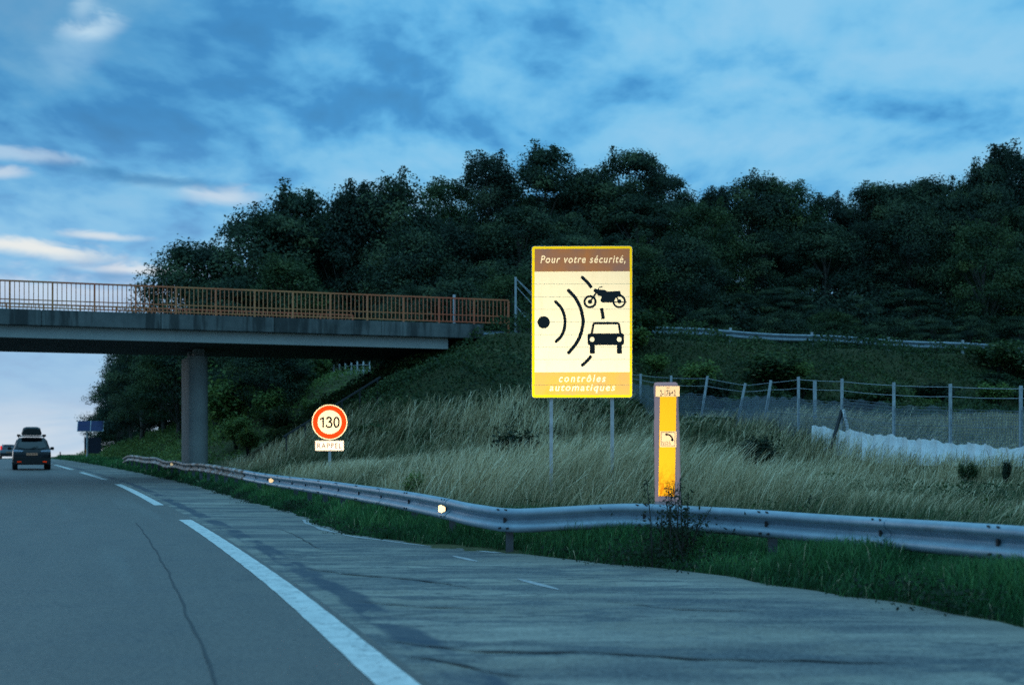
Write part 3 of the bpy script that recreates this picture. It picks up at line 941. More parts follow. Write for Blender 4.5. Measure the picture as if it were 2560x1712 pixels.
def text(name, s, x0, z0, x1, z1, y, mat, parent, shear=0.0, bold=0.0, space=1.0, depth=.002, narrow=None):
    cu = bpy.data.curves.new(name, 'FONT')
    cu.body = s; cu.size = 1.0; cu.shear = shear; cu.offset = bold; cu.space_character = space; cu.extrude = .01; cu.resolution_u = 4
    ob = bpy.data.objects.new(name, cu); COL.objects.link(ob)
    dg = bpy.context.evaluated_depsgraph_get(); dg.update()
    me = bpy.data.meshes.new_from_object(ob.evaluated_get(dg))
    bpy.data.objects.remove(ob); bpy.data.curves.remove(cu)
    n_ = len(me.vertices); co = np.empty(n_ * 3, np.float32); me.vertices.foreach_get('co', co); co = co.reshape(-1, 3)
    lo, hi = co.min(0), co.max(0)
    X = x0 + (co[:, 0] - lo[0]) / (hi[0] - lo[0]) * (x1 - x0)
    Z = z0 + (co[:, 1] - lo[1]) / (hi[1] - lo[1]) * (z1 - z0)
    Y = y - (co[:, 2] - lo[2]) / (hi[2] - lo[2]) * depth
    me.vertices.foreach_set('co', np.stack([X, Y, Z], -1).astype(np.float32).ravel())
    me.flip_normals()
    me.update(); me.materials.clear(); me.materials.append(mat); me.name = name
    o = bpy.data.objects.new(name, me); COL.objects.link(o); o.parent = parent
    return o

# ------------------------------------------------------------------ the large speed camera warning sign
SX, SY = 1.117, 22.7
sg = gz(SX, SY)
sign = empty('warning_sign', (SX, SY, sg), R(-1.5))
tag(sign, 'tall cream speed camera warning sign with yellow border, lit up, standing in the grass', 'road sign')
K = .001753; ZC = 1.25 + 335.5 * SY / F_PX - sg
def su(x): return (x - 568) * K
def sv(y): return ZC + (782 - y) * K
def rc(x0, y0, x1, y1): return [(su(x0), sv(y1)), (su(x1), sv(y1)), (su(x1), sv(y0)), (su(x0), sv(y0))]
mb = MB(); mb.prism(rrect(su(109), sv(1473), su(1026), sv(92), .04), .0, .05); mb.build('backing', M['sign_back'], sign)
mb = MB(); mb.prism(rrect(su(113), sv(1470), su(1023), sv(95), .04), -.004, -.0005); mb.build('border', M['retro_yellow'], sign)
mb = MB(); mb.prism(rc(137, 325, 1002, 1240), -.008, -.0045); mb.build('panel', M['retro_cream'], sign)
mb = MB(); mb.prism(rc(137, 118, 1002, 324), -.008, -.0045); o_head = mb.build('header_band', M['retro_brown'], sign)
mb = MB(); mb.prism(rc(137, 1241, 1002, 1448), -.008, -.0045); o_foot = mb.build('footer_band', M['retro_brown_lit'], sign)
text('lettering', 'Pour votre sécurité,', su(190), sv(259), su(963), sv(178), -.0085, M['retro_lettering'], o_head, .22, .013, 1.18)
text('lettering', 'contrôles', su(358), sv(1330), su(784), sv(1262), -.0085, M['retro_lettering'], o_foot, .22, .016, 1.3)
text('lettering', 'automatiques', su(272), sv(1430), su(870), sv(1350), -.0085, M['retro_lettering'], o_foot, .22, .016, 1.22)
mb = MB()
for y in (438, 555, 668, 783, 898, 1012, 1125): mb.prism(rc(116, y - 1.2, 1020, y + 1.2), -.0093, -.0086)
for y in (212, 1356): mb.prism(rc(116, y - 1.2, 134, y + 1.2) if y == 212 else rc(116, y - 1.4, 1020, y + 1.4), -.0083, -.0081)
mb.build('plank_joint', M['joint'], sign)
Y0, Y1 = -.0122, -.0096
P_ = lambda pts: [(su(x), sv(y)) for x, y in pts]
mb = MB()
mb.prism(list(reversed(circle(su(219), sv(786), 56 * K))), Y0, Y1)
stroke(mb, P_(smooth_pts([(328, 599), (372, 645), (402, 705), (414, 783), (403, 858), (375, 918), (333, 960)], 30)), 28 * K, Y0, Y1)
stroke(mb, P_(smooth_pts([(446, 497), (505, 562), (550, 645), (574, 735), (577, 800), (558, 890), (518, 975), (448, 1062)], 36)), 31 * K, Y0, Y1)
stroke(mb, P_(smooth_pts([(571, 379), (614, 420), (655, 473)], 10)), 29 * K, Y0, Y1, True, False)
stroke(mb, P_([(745, 658), (754, 705), (760, 757)]), 30 * K, Y0, Y1, False, False)
stroke(mb, P_(smooth_pts([(653, 1091), (614, 1138), (572, 1176)], 10)), 29 * K, Y0, Y1, False, True)
mb.build('radar_wave_symbol', M['ink'], sign)
mb = MB()   # the little car, front view
stroke(mb, P_([(656, 894), (672, 806), (676, 799), (686, 796), (888, 796), (899, 800), (904, 808), (917, 894)]), 21 * K, Y0, Y1, False, False)
mb.prism(rrect(su(619), sv(994), su(950), sv(888), 17 * K), Y0 - .0004, Y1 + .0004)
mb.prism(rrect(su(639), sv(1072), su(685), sv(975), 6 * K), Y0 + .0003, Y1 - .0003)
mb.prism(rrect(su(885), sv(1072), su(931), sv(975), 6 * K), Y0 + .0003, Y1 - .0003)
cs = mb.build('car_symbol', M['ink'], sign)
for x in (660, 906):
    mb = MB(); mb.prism(circle(su(x), sv(943), 22 * K), Y0 - .0016, Y0 - .0006); mb.build('headlight_dot', M['retro_cream'], cs)
mb = MB()   # the little motorbike
mb.ring(su(641), sv(600), 40 * K, 60 * K, Y0, Y1); mb.prism(circle(su(641), sv(600), 20 * K), Y0, Y1)
stroke(mb, P_([(641, 600), (702, 512)]), 16 * K, Y0 + .0003, Y1 - .0003)
mb.ring(su(906), sv(598), 43 * K, 61 * K, Y0, Y1); mb.prism(circle(su(906), sv(598), 19 * K), Y0, Y1)
stroke(mb, P_([(852, 603), (973, 603)]), 9 * K, Y0 + .0003, Y1 - .0003, False, False)
stroke(mb, P_([(906, 598), (878, 550)]), 12 * K, Y0 + .0002, Y1 - .0002)
mb.prism(P_([(672, 500), (676, 486), (690, 481), (712, 489), (740, 490), (780, 495), (800, 508), (915, 503), (922, 535), (950, 551), (944, 556), (905, 542), (872, 556), (856, 580), (851, 608), (752, 607), (738, 596), (736, 580), (745, 568), (745, 550), (712, 545), (700, 518), (680, 514)]), Y0 - .0003, Y1 + .0003)
stroke(mb, P_([(714, 492), (724, 472), (754, 464)]), 8 * K, Y0 + .0001, Y1 - .0001)
mb.build('motorbike_symbol', M['ink'], sign)
for x in (288, 845):
    mb = MB(); mb.box(su(x), .095, (sv(1300)) / 2 - .3, .055, .085, sv(1300) + .6); mb.build('post', M['post_grey'], sign)

# ------------------------------------------------------------------ 130 sign
TX, TY = -5.387, 42.0
tg = gz(TX, TY)
ts = empty('speed_limit_sign', (TX, TY, tg), R(4))
tag(ts, 'round red ringed 130 speed limit sign with white RAPPEL plate behind the guardrail', 'road sign')
zc = 1.25 + 85 * TY / F_PX - tg; Q = TY / F_PX / 2.413
def tu(x): return (x - 443.5) * Q
def tv(y): return zc + (1097 - y) * Q
r_ = 106.5 * Q
mb = MB(); mb.prism(circle(0, zc, r_, 56), 0, .03); mb.build('backing', M['sign_back'], ts)
mb = MB(); mb.prism(circle(0, zc, r_, 56), -.004, -.001); dk = mb.build('disc', M['retro_white'], ts)
mb = MB(); mb.ring(0, zc, r_ * .675, r_ * .945, -.007, -.0045, 64); mb.build('red_ring', M['retro_red'], dk)
mb = MB()
S_ = lambda pts: [(tu(x), tv(y)) for x, y in pts]
stroke(mb, S_([(405, 1130), (405, 1066)]), 10 * Q, -.0072, -.0045, False, False); stroke(mb, S_([(386, 1082), (405, 1068)]), 8.5 * Q, -.0071, -.0046, False, False)
stroke(mb, S_(smooth_pts([(425, 1079), (432, 1070), (442, 1068), (452, 1075), (452, 1086), (440, 1095)], 16)), 10 * Q, -.0072, -.0045, False, True)
stroke(mb, S_(smooth_pts([(440, 1095), (453, 1100), (457, 1112), (451, 1123), (439, 1127), (428, 1124), (422, 1114)], 18)), 10 * Q, -.0071, -.0046, True, False)
oval = [(485 + 14.5 * math.cos(2 * math.pi * k / 28), 1097.5 + 29 * math.sin(2 * math.pi * k / 28)) for k in range(28)]
stroke(mb, S_(oval), 10 * Q, -.0072, -.0045, closed=True)
mb.build('numerals', M['ink'], dk)
mb = MB(); mb.prism(rrect(tu(357), tv(1269), tu(529), tv(1208), .03), 0, .025); mb.build('backing', M['sign_back'], ts)
mb = MB(); mb.prism(rrect(tu(357), tv(1269), tu(529), tv(1208), .03), -.004, -.001); pk = mb.build('plate', M['retro_plate'], ts)
text('lettering', 'RAPPEL', tu(370), tv(1254), tu(516), tv(1223), -.005, M['brown_ink'], pk, 0, .004, 1.25)
mb = MB(); stroke(mb, rrect(tu(361), tv(1265), tu(525), tv(1212), .025), .008, -.0065, -.005, closed=True); mb.build('plate_outline', M['brown_ink'], pk)
mb = MB(); mb.box(0, .07, (tv(1050)) / 2 - .3, .08, .08, tv(1050) + .6); mb.build('post', M['post_grey'], ts)

# ------------------------------------------------------------------ emergency call post
EX, EY = 2.02, 18.45
eg = gz(EX, EY)
M['sos_shell'] = retro('sos_shell', (.66, .40, .40), .26, .16)
sos = empty('emergency_phone_post', (EX, EY, eg), R(-8.5))
tag(sos, 'tall grey emergency call post with glowing orange SOS front behind the guardrail', 'emergency phone')
E = .2552 * EY / F_PX
ztop = 1.25 + 185 * EY / F_PX - eg
tilt = lambda z: (z - .2) * -.015
def eu(x, y): return (x - 374 - (y - 780) * .0155) * E * 1.0
def ev(y): return ztop + (215 - y) * E
Wd, Dp = .325, .34
mb = MB()
secs = []
for z, w_, off in ((-.3, .335, .006), (.3, .335, .004), (ztop - .50, .318, -.020), (ztop - .485, .305, -.020), (ztop - .03, .300, -.027), (ztop, .285, -.027)):
    h_ = w_ / 2
    secs.append([(off - h_, 0 if z < ztop else .012, z), (off + h_, 0 if z < ztop else .012, z), (off + h_, Dp, z), (off - h_, Dp, z)])
mb.sweep(secs); mb.build('shell', M['sos_shell'], sos, bevel=.008)
def equad(x0, y0, x1, y1, ya, yb, mat, name, par):
    b = MB(); b.prism([(eu(x0, y1), ev(y1)), (eu(x1, y1), ev(y1)), (eu(x1, y0), ev(y0)), (eu(x0, y0), ev(y0))], ya, yb); return b.build(name, mat, par)
strip_ = equad(292, 358, 452, 1330, -.006, -.001, M['retro_orange'], 'orange_strip', sos)
hp = equad(250, 255, 482, 357, -.007, -.001, M['retro_sos'], 'number_plate', sos)
text('lettering', '2-176+2', eu(293, 320), ev(352), eu(445, 320), ev(292), -.0075, M['ink'], hp, 0, .008, 1.08)
text('lettering', 'A6', eu(353, 270), ev(279), eu(386, 270), ev(261), -.0075, M['orange_ink'], hp, 0, 0, 1)
pp = equad(300, 697, 458, 850, -.011, -.0065, M['retro_sos'], 'phone_plate', sos)
mb = MB()
stroke(mb, [(eu(x, y), ev(y)) for x, y in ((311, 705), (445, 705), (445, 837), (311, 837), (311, 705))], 6 * E, -.0135, -.0115, False, False)
mb.build('plate_outline', M['brown_ink'], pp)
mb = MB()
stroke(mb, [(eu(x, y), ev(y)) for x, y in smooth_pts([(362, 727), (390, 732), (412, 752), (423, 782)], 14)], 15 * E, -.0138, -.0115)
mb.prism(circle(eu(362, 727), ev(727), 13 * E, 20), -.0142, -.0112); mb.prism(circle(eu(420, 781), ev(781), 13 * E, 20), -.0142, -.0112)
mb.build('handset_symbol', M['ink'], pp)
text('lettering', 'SOS', eu(322, 810), ev(828), eu(403, 810), ev(795), -.0118, M['orange_ink'], pp, 0, .0, 1.1)
xl = lambda z: -.02 - .16
mb = MB(); mb.box(-.182, .13, ev(778), .012, .07, .19); hd_ = mb.build('side_hatch', M['steel_dark'], sos, bevel=.004)
mb = MB(); mb.box(-.178, .17, ev(290), .018, .12, .13); mb.build('side_plate', M['sign_back'], sos, bevel=.003)

# ------------------------------------------------------------------ wire mesh fence
fpos = [(12.1, 26.5, 2.70, 0), (11.5, 28.9, 2.75, 0), (11.2, 31.3, 2.80, 0), (10.42, 33.8, 2.97, 0), (9.72, 36.2, 3.13, 0), (8.98, 38.7, 3.36, 0), (8.30, 41.2, 3.55, 0), (7.85, 43.7, 3.58, .18),
        (7.45, 46.2, 3.62, .22), (6.55, 48.5, 3.98, .20), (5.64, 50.4, 4.10, 0), (4.72, 52.2, 4.27, 0), (3.7, 53.6, 4.45, 0), (2.6, 54.9, 4.7, 0)]
fence = empty('wire_fence', (8.42, 41.2, gz(8.42, 41.2)))
tag(fence, 'long sagging wire mesh fence on grey posts, some leaning, along the foot of the slope', 'fence')
FO = fence.location
tops, foots = [], []
for x, y, h_, ln in fpos:
    z = gz(x, y); f0 = Vector((x - ln * 1.2, y, z)); t0 = Vector((x + ln * .6, y, h_))
    tops.append(t0); foots.append(f0)
    mb = MB(); mb.tube([f0 - Vector((0, 0, .3)), t0], .042, 8); mb.build('post', M['fence_grey'], fence, True, FO)
wires, net = MB(), MB()
for i in range(len(fpos) - 1):
    for fr, sag in ((.96, .012), (.84, .018), (.48, .03), (.16, .03)):
        a = foots[i].lerp(tops[i], fr); b = foots[i + 1].lerp(tops[i + 1], fr)
        pts = [a.lerp(b, k / 6) - Vector((0, 0, sag * (1 - (k / 3 - 1) ** 2))) for k in range(7)]
        wires.tube(pts, .007, 4, False)
    nv = int((foots[i + 1] - foots[i]).length / .055)
    hn_ = .70 + .03 * math.sin(i * 2.1)
    for k in range(nv):
        f_ = k / nv; hh = hn_ + .025 * math.sin(k * .35 + i)
        a = foots[i].lerp(foots[i + 1], f_); b = tops[i].lerp(tops[i + 1], f_)
        net.bar(a + Vector((0, -.04, .02)), a.lerp(b, hh) + Vector((0, -.04, 0)), .010)
    for k in range(18):
        f_ = .04 + hn_ * k / 18
        net.bar(foots[i].lerp(tops[i], f_) + Vector((0, -.045, 0)), foots[i + 1].lerp(tops[i + 1], f_) + Vector((0, -.045, 0)), .010)
wires.build('strand', M['wire'], fence, False, FO)
net.build('mesh_panel', M['net'], fence, False, FO)
# a short stump behind, the strut that props one post, the white sheeting at its foot
sp = empty('fence_stump', (9.2, 43.2, gz(9.2, 43.2)))
tag(sp, 'single short grey post standing behind the wire fence', 'post')
mb = MB(); mb.tube([(0, 0, -.2), (0, 0, 1.75)], .055, 8); mb.tube([(0, 0, 1.75), (0, 0, 1.78)], .062, 8); mb.build('shaft', M['fence_grey'], sp, True)
br_ = tops[5].lerp(foots[5], .42)
mb = MB(); mb.bar(br_, br_ + Vector((-.42, -.5, -1.05)), .07); mb.build('strut', M['steel_dark'], fence, False, FO)
mb = MB(); mb.bar(br_ + Vector((.02, -.06, 0)), br_ + Vector((.22, -.30, -1.15)), .075); mb.build('strut', M['sheet'], fence, False, FO)
sheet_ctrl = [(8.46, 40.0), (8.85, 38.6), (9.6, 36.1), (10.3, 33.7), (11.05, 31.2), (11.4, 28.8), (12.0, 26.5)]
pts = path_resample([(x, y, 0) for x, y in sheet_ctrl], .06)
vs, at = [], 0
NH = 12
for i, P in enumerate(pts):
    f_ = i / len(pts)
    hgt = .50 + .035 * math.sin(i * .21) + .025 * math.sin(i * .57 + 1) + .02 * math.sin(i * 1.3) + .12 * f_
    b_ = gz(P.x, P.y) + .10
    hgt = float(np.interp(P.y, [26.5, 30, 33.8, 36.2, 40], [1.17, 1.36, 1.58, 1.77, 2.08])) - b_ + .028 * math.sin(i * .21) + .022 * math.sin(i * .57 + 1) + .016 * math.sin(i * 1.3)
    for k in range(NH):
        h_ = k / (NH - 1)
        wav = .05 * math.sin(i * .55 + h_ * 2.0) + .03 * math.sin(i * 1.23 + 2 * h_) + .14 * (1 - h_) ** 2
        vs.append((P.x + wav * -.9, P.y - .12 - wav, b_ - .12 + h_ * (hgt + .12)))
idx = np.arange(len(vs)).reshape(-1, NH)
qd = np.stack([idx[:-1, :-1], idx[:-1, 1:], idx[1:, 1:], idx[1:, :-1]], -1).reshape(-1, 4)
o = np_mesh('white_sheeting', np.array(vs), [qd], M['sheet'], smooth=True)
tag(o, 'crumpled white plastic sheeting strung along the foot of the wire fence', 'sheeting')

# ------------------------------------------------------------------ cars
M['car_dark'] = plain('dark_car_paint', (.006, .008, .012), .28, 0, var=.1, spec=.4)
M['car_silver'] = plain('silver_car_paint', (.12, .14, .16), .35, .2, var=.1, spec=.6)
M['car_glass'] = plain('car_glass', (.008, .010, .012), .06, 0, var=.1, spec=.8)
M['plastic'] = plain('black_plastic', (.012, .013, .014), .5, var=.2)
M['tyre'] = plain('tyre_rubber', (.012, .012, .013), .9)
M['rim'] = plain('wheel_rim', (.35, .36, .37), .35, .8)
M['lamp_clear'] = plain('lamp_clear', (.34, .42, .52), .15, .3, var=.1)
M['lamp_dark'] = plain('lamp_red_dark', (.10, .008, .008), .2)
def glow(name, col, s):
    t = MT(name); e_ = t.node('ShaderNodeEmission', {'Color': col, 'Strength': s}); t.l.new(e_.outputs[0], t.out.inputs[0]); return t.m
M['tail_glow'] = glow('tail_lamp_lit', (1.0, .02, .015), .8)
M['bar'] = plain('pale_bar', (.62, .66, .66), .4, .3)
M['retro_number'] = retro('retro_number', (.50, .32, .22), .2)

def car(name, loc, rz, label, paint, suv, roofbox):
    c_ = empty(name, loc, rz); tag(c_, label, 'car')
    L, W, H = (4.45, .90, 1.62) if suv else (4.3, .88, 1.46)
    belt = 1.02 if suv else .94
    def sec(y, w, zb, zbelt, wt, zt):
        h_ = [(w * .90, zb), (w * .985, zb + .16), (w, (zb + zbelt) / 2 + .05), (w * .985, zbelt - .06), (w * .95, zbelt), (wt, zt - .07), (wt - .07, zt - .015), (wt * .45, zt + .012)]
        return [(x, y, z) for x, z in h_] + [(-x, y, z) for x, z in reversed(h_)]
    S = [sec(.0, W * .90, .34, .78, W * .84, .86), sec(.04, W * .96, .30, .84, W * .86, .93), sec(.13, W * .985, .28, belt - .03, W * .90, belt + .05),
         sec(.30, W, .27, belt + .01, W * .80, belt + .30), sec(.50, W, .27, belt + .02, W * .74, H - .03), sec(.72, W, .27, belt + .02, W * .72, H), sec(1.7, W, .26, belt, W * .73, H + .01), sec(2.35, W, .26, belt - .03, W * .72, H - .05),
         sec(3.15, W, .26, belt - .06, W * .80, belt + .04), sec(3.4, W * .99, .27, belt - .10, W * .78, belt - .02), sec(4.1, W * .93, .30, .78, W * .74, .84), sec(L - .03, W * .80, .34, .66, W * .62, .70)]
    b = MB(); b.sweep(S); b.build('body', paint, c_, True, angle=40)
    # lower bumper in black
    b = MB(); b.sweep([[(-W * .96, y, .30), (W * .96, y, .30), (W * .985, y, .62), (-W * .985, y, .62)] for y in (-.055, .22)]); bp = b.build('bumper', M['plastic'], c_, bevel=.03)
    for s in (-1, 1):
        b = MB(); b.box(s * .60, -.062, .42, .20, .02, .055); b.build('reflector', M['retro_red'] if suv else M['lamp_dark'], bp)
    # tailgate glass
    b = MB()
    g_ = [(-.62, .145, belt + .09), (-.35, .120, belt + .045), (.35, .120, belt + .045), (.62, .145, belt + .09), (.66, .20, belt + .20), (.54, .42, H - .16), (-.54, .42, H - .16), (-.66, .20, belt + .20)]
    g_ = [(x, y - .035, z) for x, y, z in g_]
    b.add(g_ + [(x, y + .08, z - .01) for x, y, z in g_], [tuple(range(8)), tuple(range(15, 7, -1))] + [(k, 8 + k, 8 + (k + 1) % 8, (k + 1) % 8) for k in range(8)])
    b.build('rear_window', M['car_glass'], c_)
    for s in (-1, 1):
        b = MB(); q = [(s * W * .955, .75, belt + .06), (s * W * .955, 2.75, belt + .02), (s * W * .80, 2.28, H - .15), (s * W * .80, .95, H - .12)]
        b.add(q + [(x - s * .05, y, z) for x, y, z in q], [(0, 1, 2, 3), (7, 6, 5, 4), (0, 4, 5, 1), (1, 5, 6, 2), (2, 6, 7, 3), (3, 7, 4, 0)]); b.build('side_window', M['car_glass'], c_)
        if suv:
            b = MB(); b.sweep([[(s * W * .97, .02, .90), (s * W * .97, .02, 1.02), (s * .40, -.015, .97), (s * .44, -.015, .91)], [(s * W * .97, .30, .90), (s * W * .97, .30, 1.02), (s * .40, .2, .97), (s * .44, .2, .91)]])
            b.build('tail_light', M['lamp_clear'], c_)
        else:
            b = MB(); b.box(s * .74, .14, 1.14, .16, .14, .40); b.build('tail_light', M['tail_glow'], c_, bevel=.03)
        b = MB(); b.sweep([[(s * (W + dx_), y, z) for dx_, z in ((.02, 1.02), (.20, 1.00), (.23, 1.08), (.20, 1.17), (.04, 1.16))] for y in (2.45, 2.62)])
        b.build('wing_mirror', M['plastic'] if suv else paint, c_, bevel=.02)
    b = MB(); b.box(0, -.02, .79 if suv else .70, .52, .02, .115); pl_ = b.build('number_plate', M['retro_number'], c_)
    b = MB()
    for x in (-.19, -.13, -.07, .02, .08, .14, .19): b.box(x, -.0325, .79 if suv else .70, .028, .003, .06)
    b.build('lettering', M['brown_ink'], pl_)
    b = MB(); b.box(0, .42, H - .045, .98, .22, .05); b.build('spoiler', paint, c_, bevel=.02)
    b = MB(); b.tube([(-.05, .055, belt + .07), (.30, .075, belt + .16)], .012, 5); b.build('wiper', M['plastic'], c_)
    for s in (-1, 1):
        for y in (.78, 3.52):
            def wheel_ring(r): return [(s * (W - .23), r)]
            b = MB(); n_ = 20; rr_ = .345
            pr_ = [(W - .24, rr_ - .02), (W - .22, rr_), (W - .03, rr_), (W - .005, rr_ - .03), (W - .005, .22), (W - .24, .22)]
            b.sweep([[(s * px_, y + pz_ * math.cos(2 * math.pi * k / n_), .345 + pz_ * math.sin(2 * math.pi * k / n_)) for px_, pz_ in pr_] for k in range(n_ + 1)], cap=False)
            w_ = b.build('wheel', M['tyre'], c_, True)
            b = MB(); b.tube([(s * (W - .10), y, .345), (s * (W - .02), y, .345)], [.225, .21], 14); b.build('rim', M['rim'], w_)
    for s in (-1, 1):
        b = MB(); b.tube([(s * .60, .70, H + .02), (s * .61, 1.0, H + .075), (s * .61, 2.0, H + .075), (s * .59, 2.35, H)], .02, 6); b.build('roof_rail', M['plastic'], c_)
    if roofbox:
        for y in (.95, 1.85):
            b = MB(); b.box(0, y, H + .075, 1.08, .08, .05); b.build('roof_bar', M['bar'], c_)
            for s in (-1, 1):
                b = MB(); b.box(s * .60, y, H + .105, .16, .10, .10); b.build('bar_foot', M['plastic'], c_)
        b = MB()
        def bs(y, k, zt): return [(-.46 * k, y, H + .13), (.46 * k, y, H + .13), (.48 * k, y, H + .20), (.40 * k, y, zt - .06), (.26 * k, y, zt), (-.26 * k, y, zt), (-.40 * k, y, zt - .06), (-.48 * k, y, H + .20)]
        b.sweep([bs(.42, .90, H + .44), bs(.52, .97, H + .50), bs(.9, 1, H + .53), bs(1.6, 1, H + .50), bs(2.1, .95, H + .42), bs(2.45, .8, H + .26)])
        b.build('roof_box', M['plastic'], c_, True, angle=45)
    return c_
def heading(Y): return -math.atan(float(slope(np.array([Y]))[0])) * -1
cy_ = 70.0; cx_ = (80 - 1280) / F_PX * cy_
car('suv_car', (cx_, cy_, float(zr(np.array([cy_]))[0])), R(19.8), 'dark suv with a black roof box driving ahead in the right lane', M['car_dark'], True, True)
cy_ = 142.0; cx_ = (22 - 1280) / F_PX * cy_
car('hatchback_car', (cx_, cy_, float(zr(np.array([cy_]))[0])), R(19.6), 'distant silver hatchback with lit red tail lights at the far left', M['car_silver'], False, False)

# ------------------------------------------------------------------ solar powered roadside cabinet, delineators
M['solar'] = plain('solar_cell', (.006, .014, .085), .25, .2, var=.15)
M['navy'] = plain('navy_cabinet', (.010, .013, .030), .6, var=.2)
X_, Y_ = road_pt(np.array([3.4]), np.array([110.0])); X_, Y_ = float((218 - 1280) / F_PX * 110), 110.0
cg = gz(X_, Y_)
sol = empty('solar_cabinet', (X_, Y_, cg), R(12))
tag(sol, 'dark roadside board under a blue four part solar panel on a mast', 'solar unit')
px = 110 / F_PX
zz = lambda y: 1.25 + (1140 - y) * px - cg
mb = MB(); mb.tube([(.0, 0, -.3), (.0, 0, zz(1066))], .085, 8); mb.build('mast', M['post_grey'], sol)
Tm = Matrix.Translation((.25, -.05, zz(1064.5))) @ Matrix.Rotation(R(50), 4, 'X')
mb = MB(); mb.box(0, 0, -.03, 1.96, 1.06, .04, M=Tm); fr_ = mb.build('panel_frame', M['bar'], sol)
for ix in (-1, 1):
    for iz in (-1, 1):
        mb = MB(); mb.box(ix * .485, iz * .26, .0, .93, .49, .03, M=Tm); mb.build('solar_cell', M['solar'], fr_)
mb = MB(); mb.box(.40, .12, (zz(1093) + zz(1133)) / 2, 1.25, .12, zz(1093) - zz(1133)); mb.build('board', M['navy'], sol, bevel=.01)
mb = MB(); mb.box(-.03, -.02, zz(1129), .17, .06, .40); mb.build('amber_reflector', M['retro_orange'], sol)
X_ = (150.5 - 1280) / F_PX * 120; Y_ = 120.0; dg_ = gz(X_, Y_)
dl = empty('delineator_post', (X_, Y_, dg_)); tag(dl, 'thin roadside delineator on the crest of the road against the sky', 'post')
h_ = 1.25 + (1140 - 1129) * 120 / F_PX - dg_
mb = MB(); mb.bar((0, 0, -.3), (0, 0, h_ - .25), .05); mb.build('stem', M['steel_dark'], dl)
mb = MB(); mb.box(0, 0, h_ - .14, .10, .05, .28); mb.build('head', M['brown_ink'], dl, bevel=.01)

# ------------------------------------------------------------------ plants
def leaves_n(cent, size, nrm, rg, aspect=.5):
    """diamond leaves whose faces lean towards NRM"""
    n_ = len(cent); nrm = nrm / np.maximum(np.linalg.norm(nrm, axis=1, keepdims=True), 1e-6)
    a = np.cross(nrm, rg.normal(size=(n_, 3))); a /= np.maximum(np.linalg.norm(a, axis=1, keepdims=True), 1e-6)
    b = np.cross(nrm, a); s = np.asarray(size)[:, None]
    v_ = np.stack([cent - a * s * .5, cent + b * s * aspect * .5, cent + a * s * .5, cent - b * s * aspect * .5], 1)
    return v_.reshape(-1, 3), np.arange(n_ * 4).reshape(n_, 4)
def leaves(cent, size, rg, flat=.0, aspect=.5):
    """diamond leaves at CENT with SIZE; returns verts, polys"""
    n_ = len(cent)
    a = rg.normal(size=(n_, 3)); a[:, 2] *= (1 - flat); a /= np.linalg.norm(a, axis=1, keepdims=True)
    b = rg.normal(size=(n_, 3)); b -= (b * a).sum(1, keepdims=True) * a; b /= np.linalg.norm(b, axis=1, keepdims=True)
    s = np.asarray(size)[:, None]
    v_ = np.stack([cent - a * s * .5, cent + b * s * aspect * .5, cent + a * s * .5, cent - b * s * aspect * .5], 1)
    idx_ = np.arange(n_ * 4).reshape(n_, 4)
    return v_.reshape(-1, 3), idx_
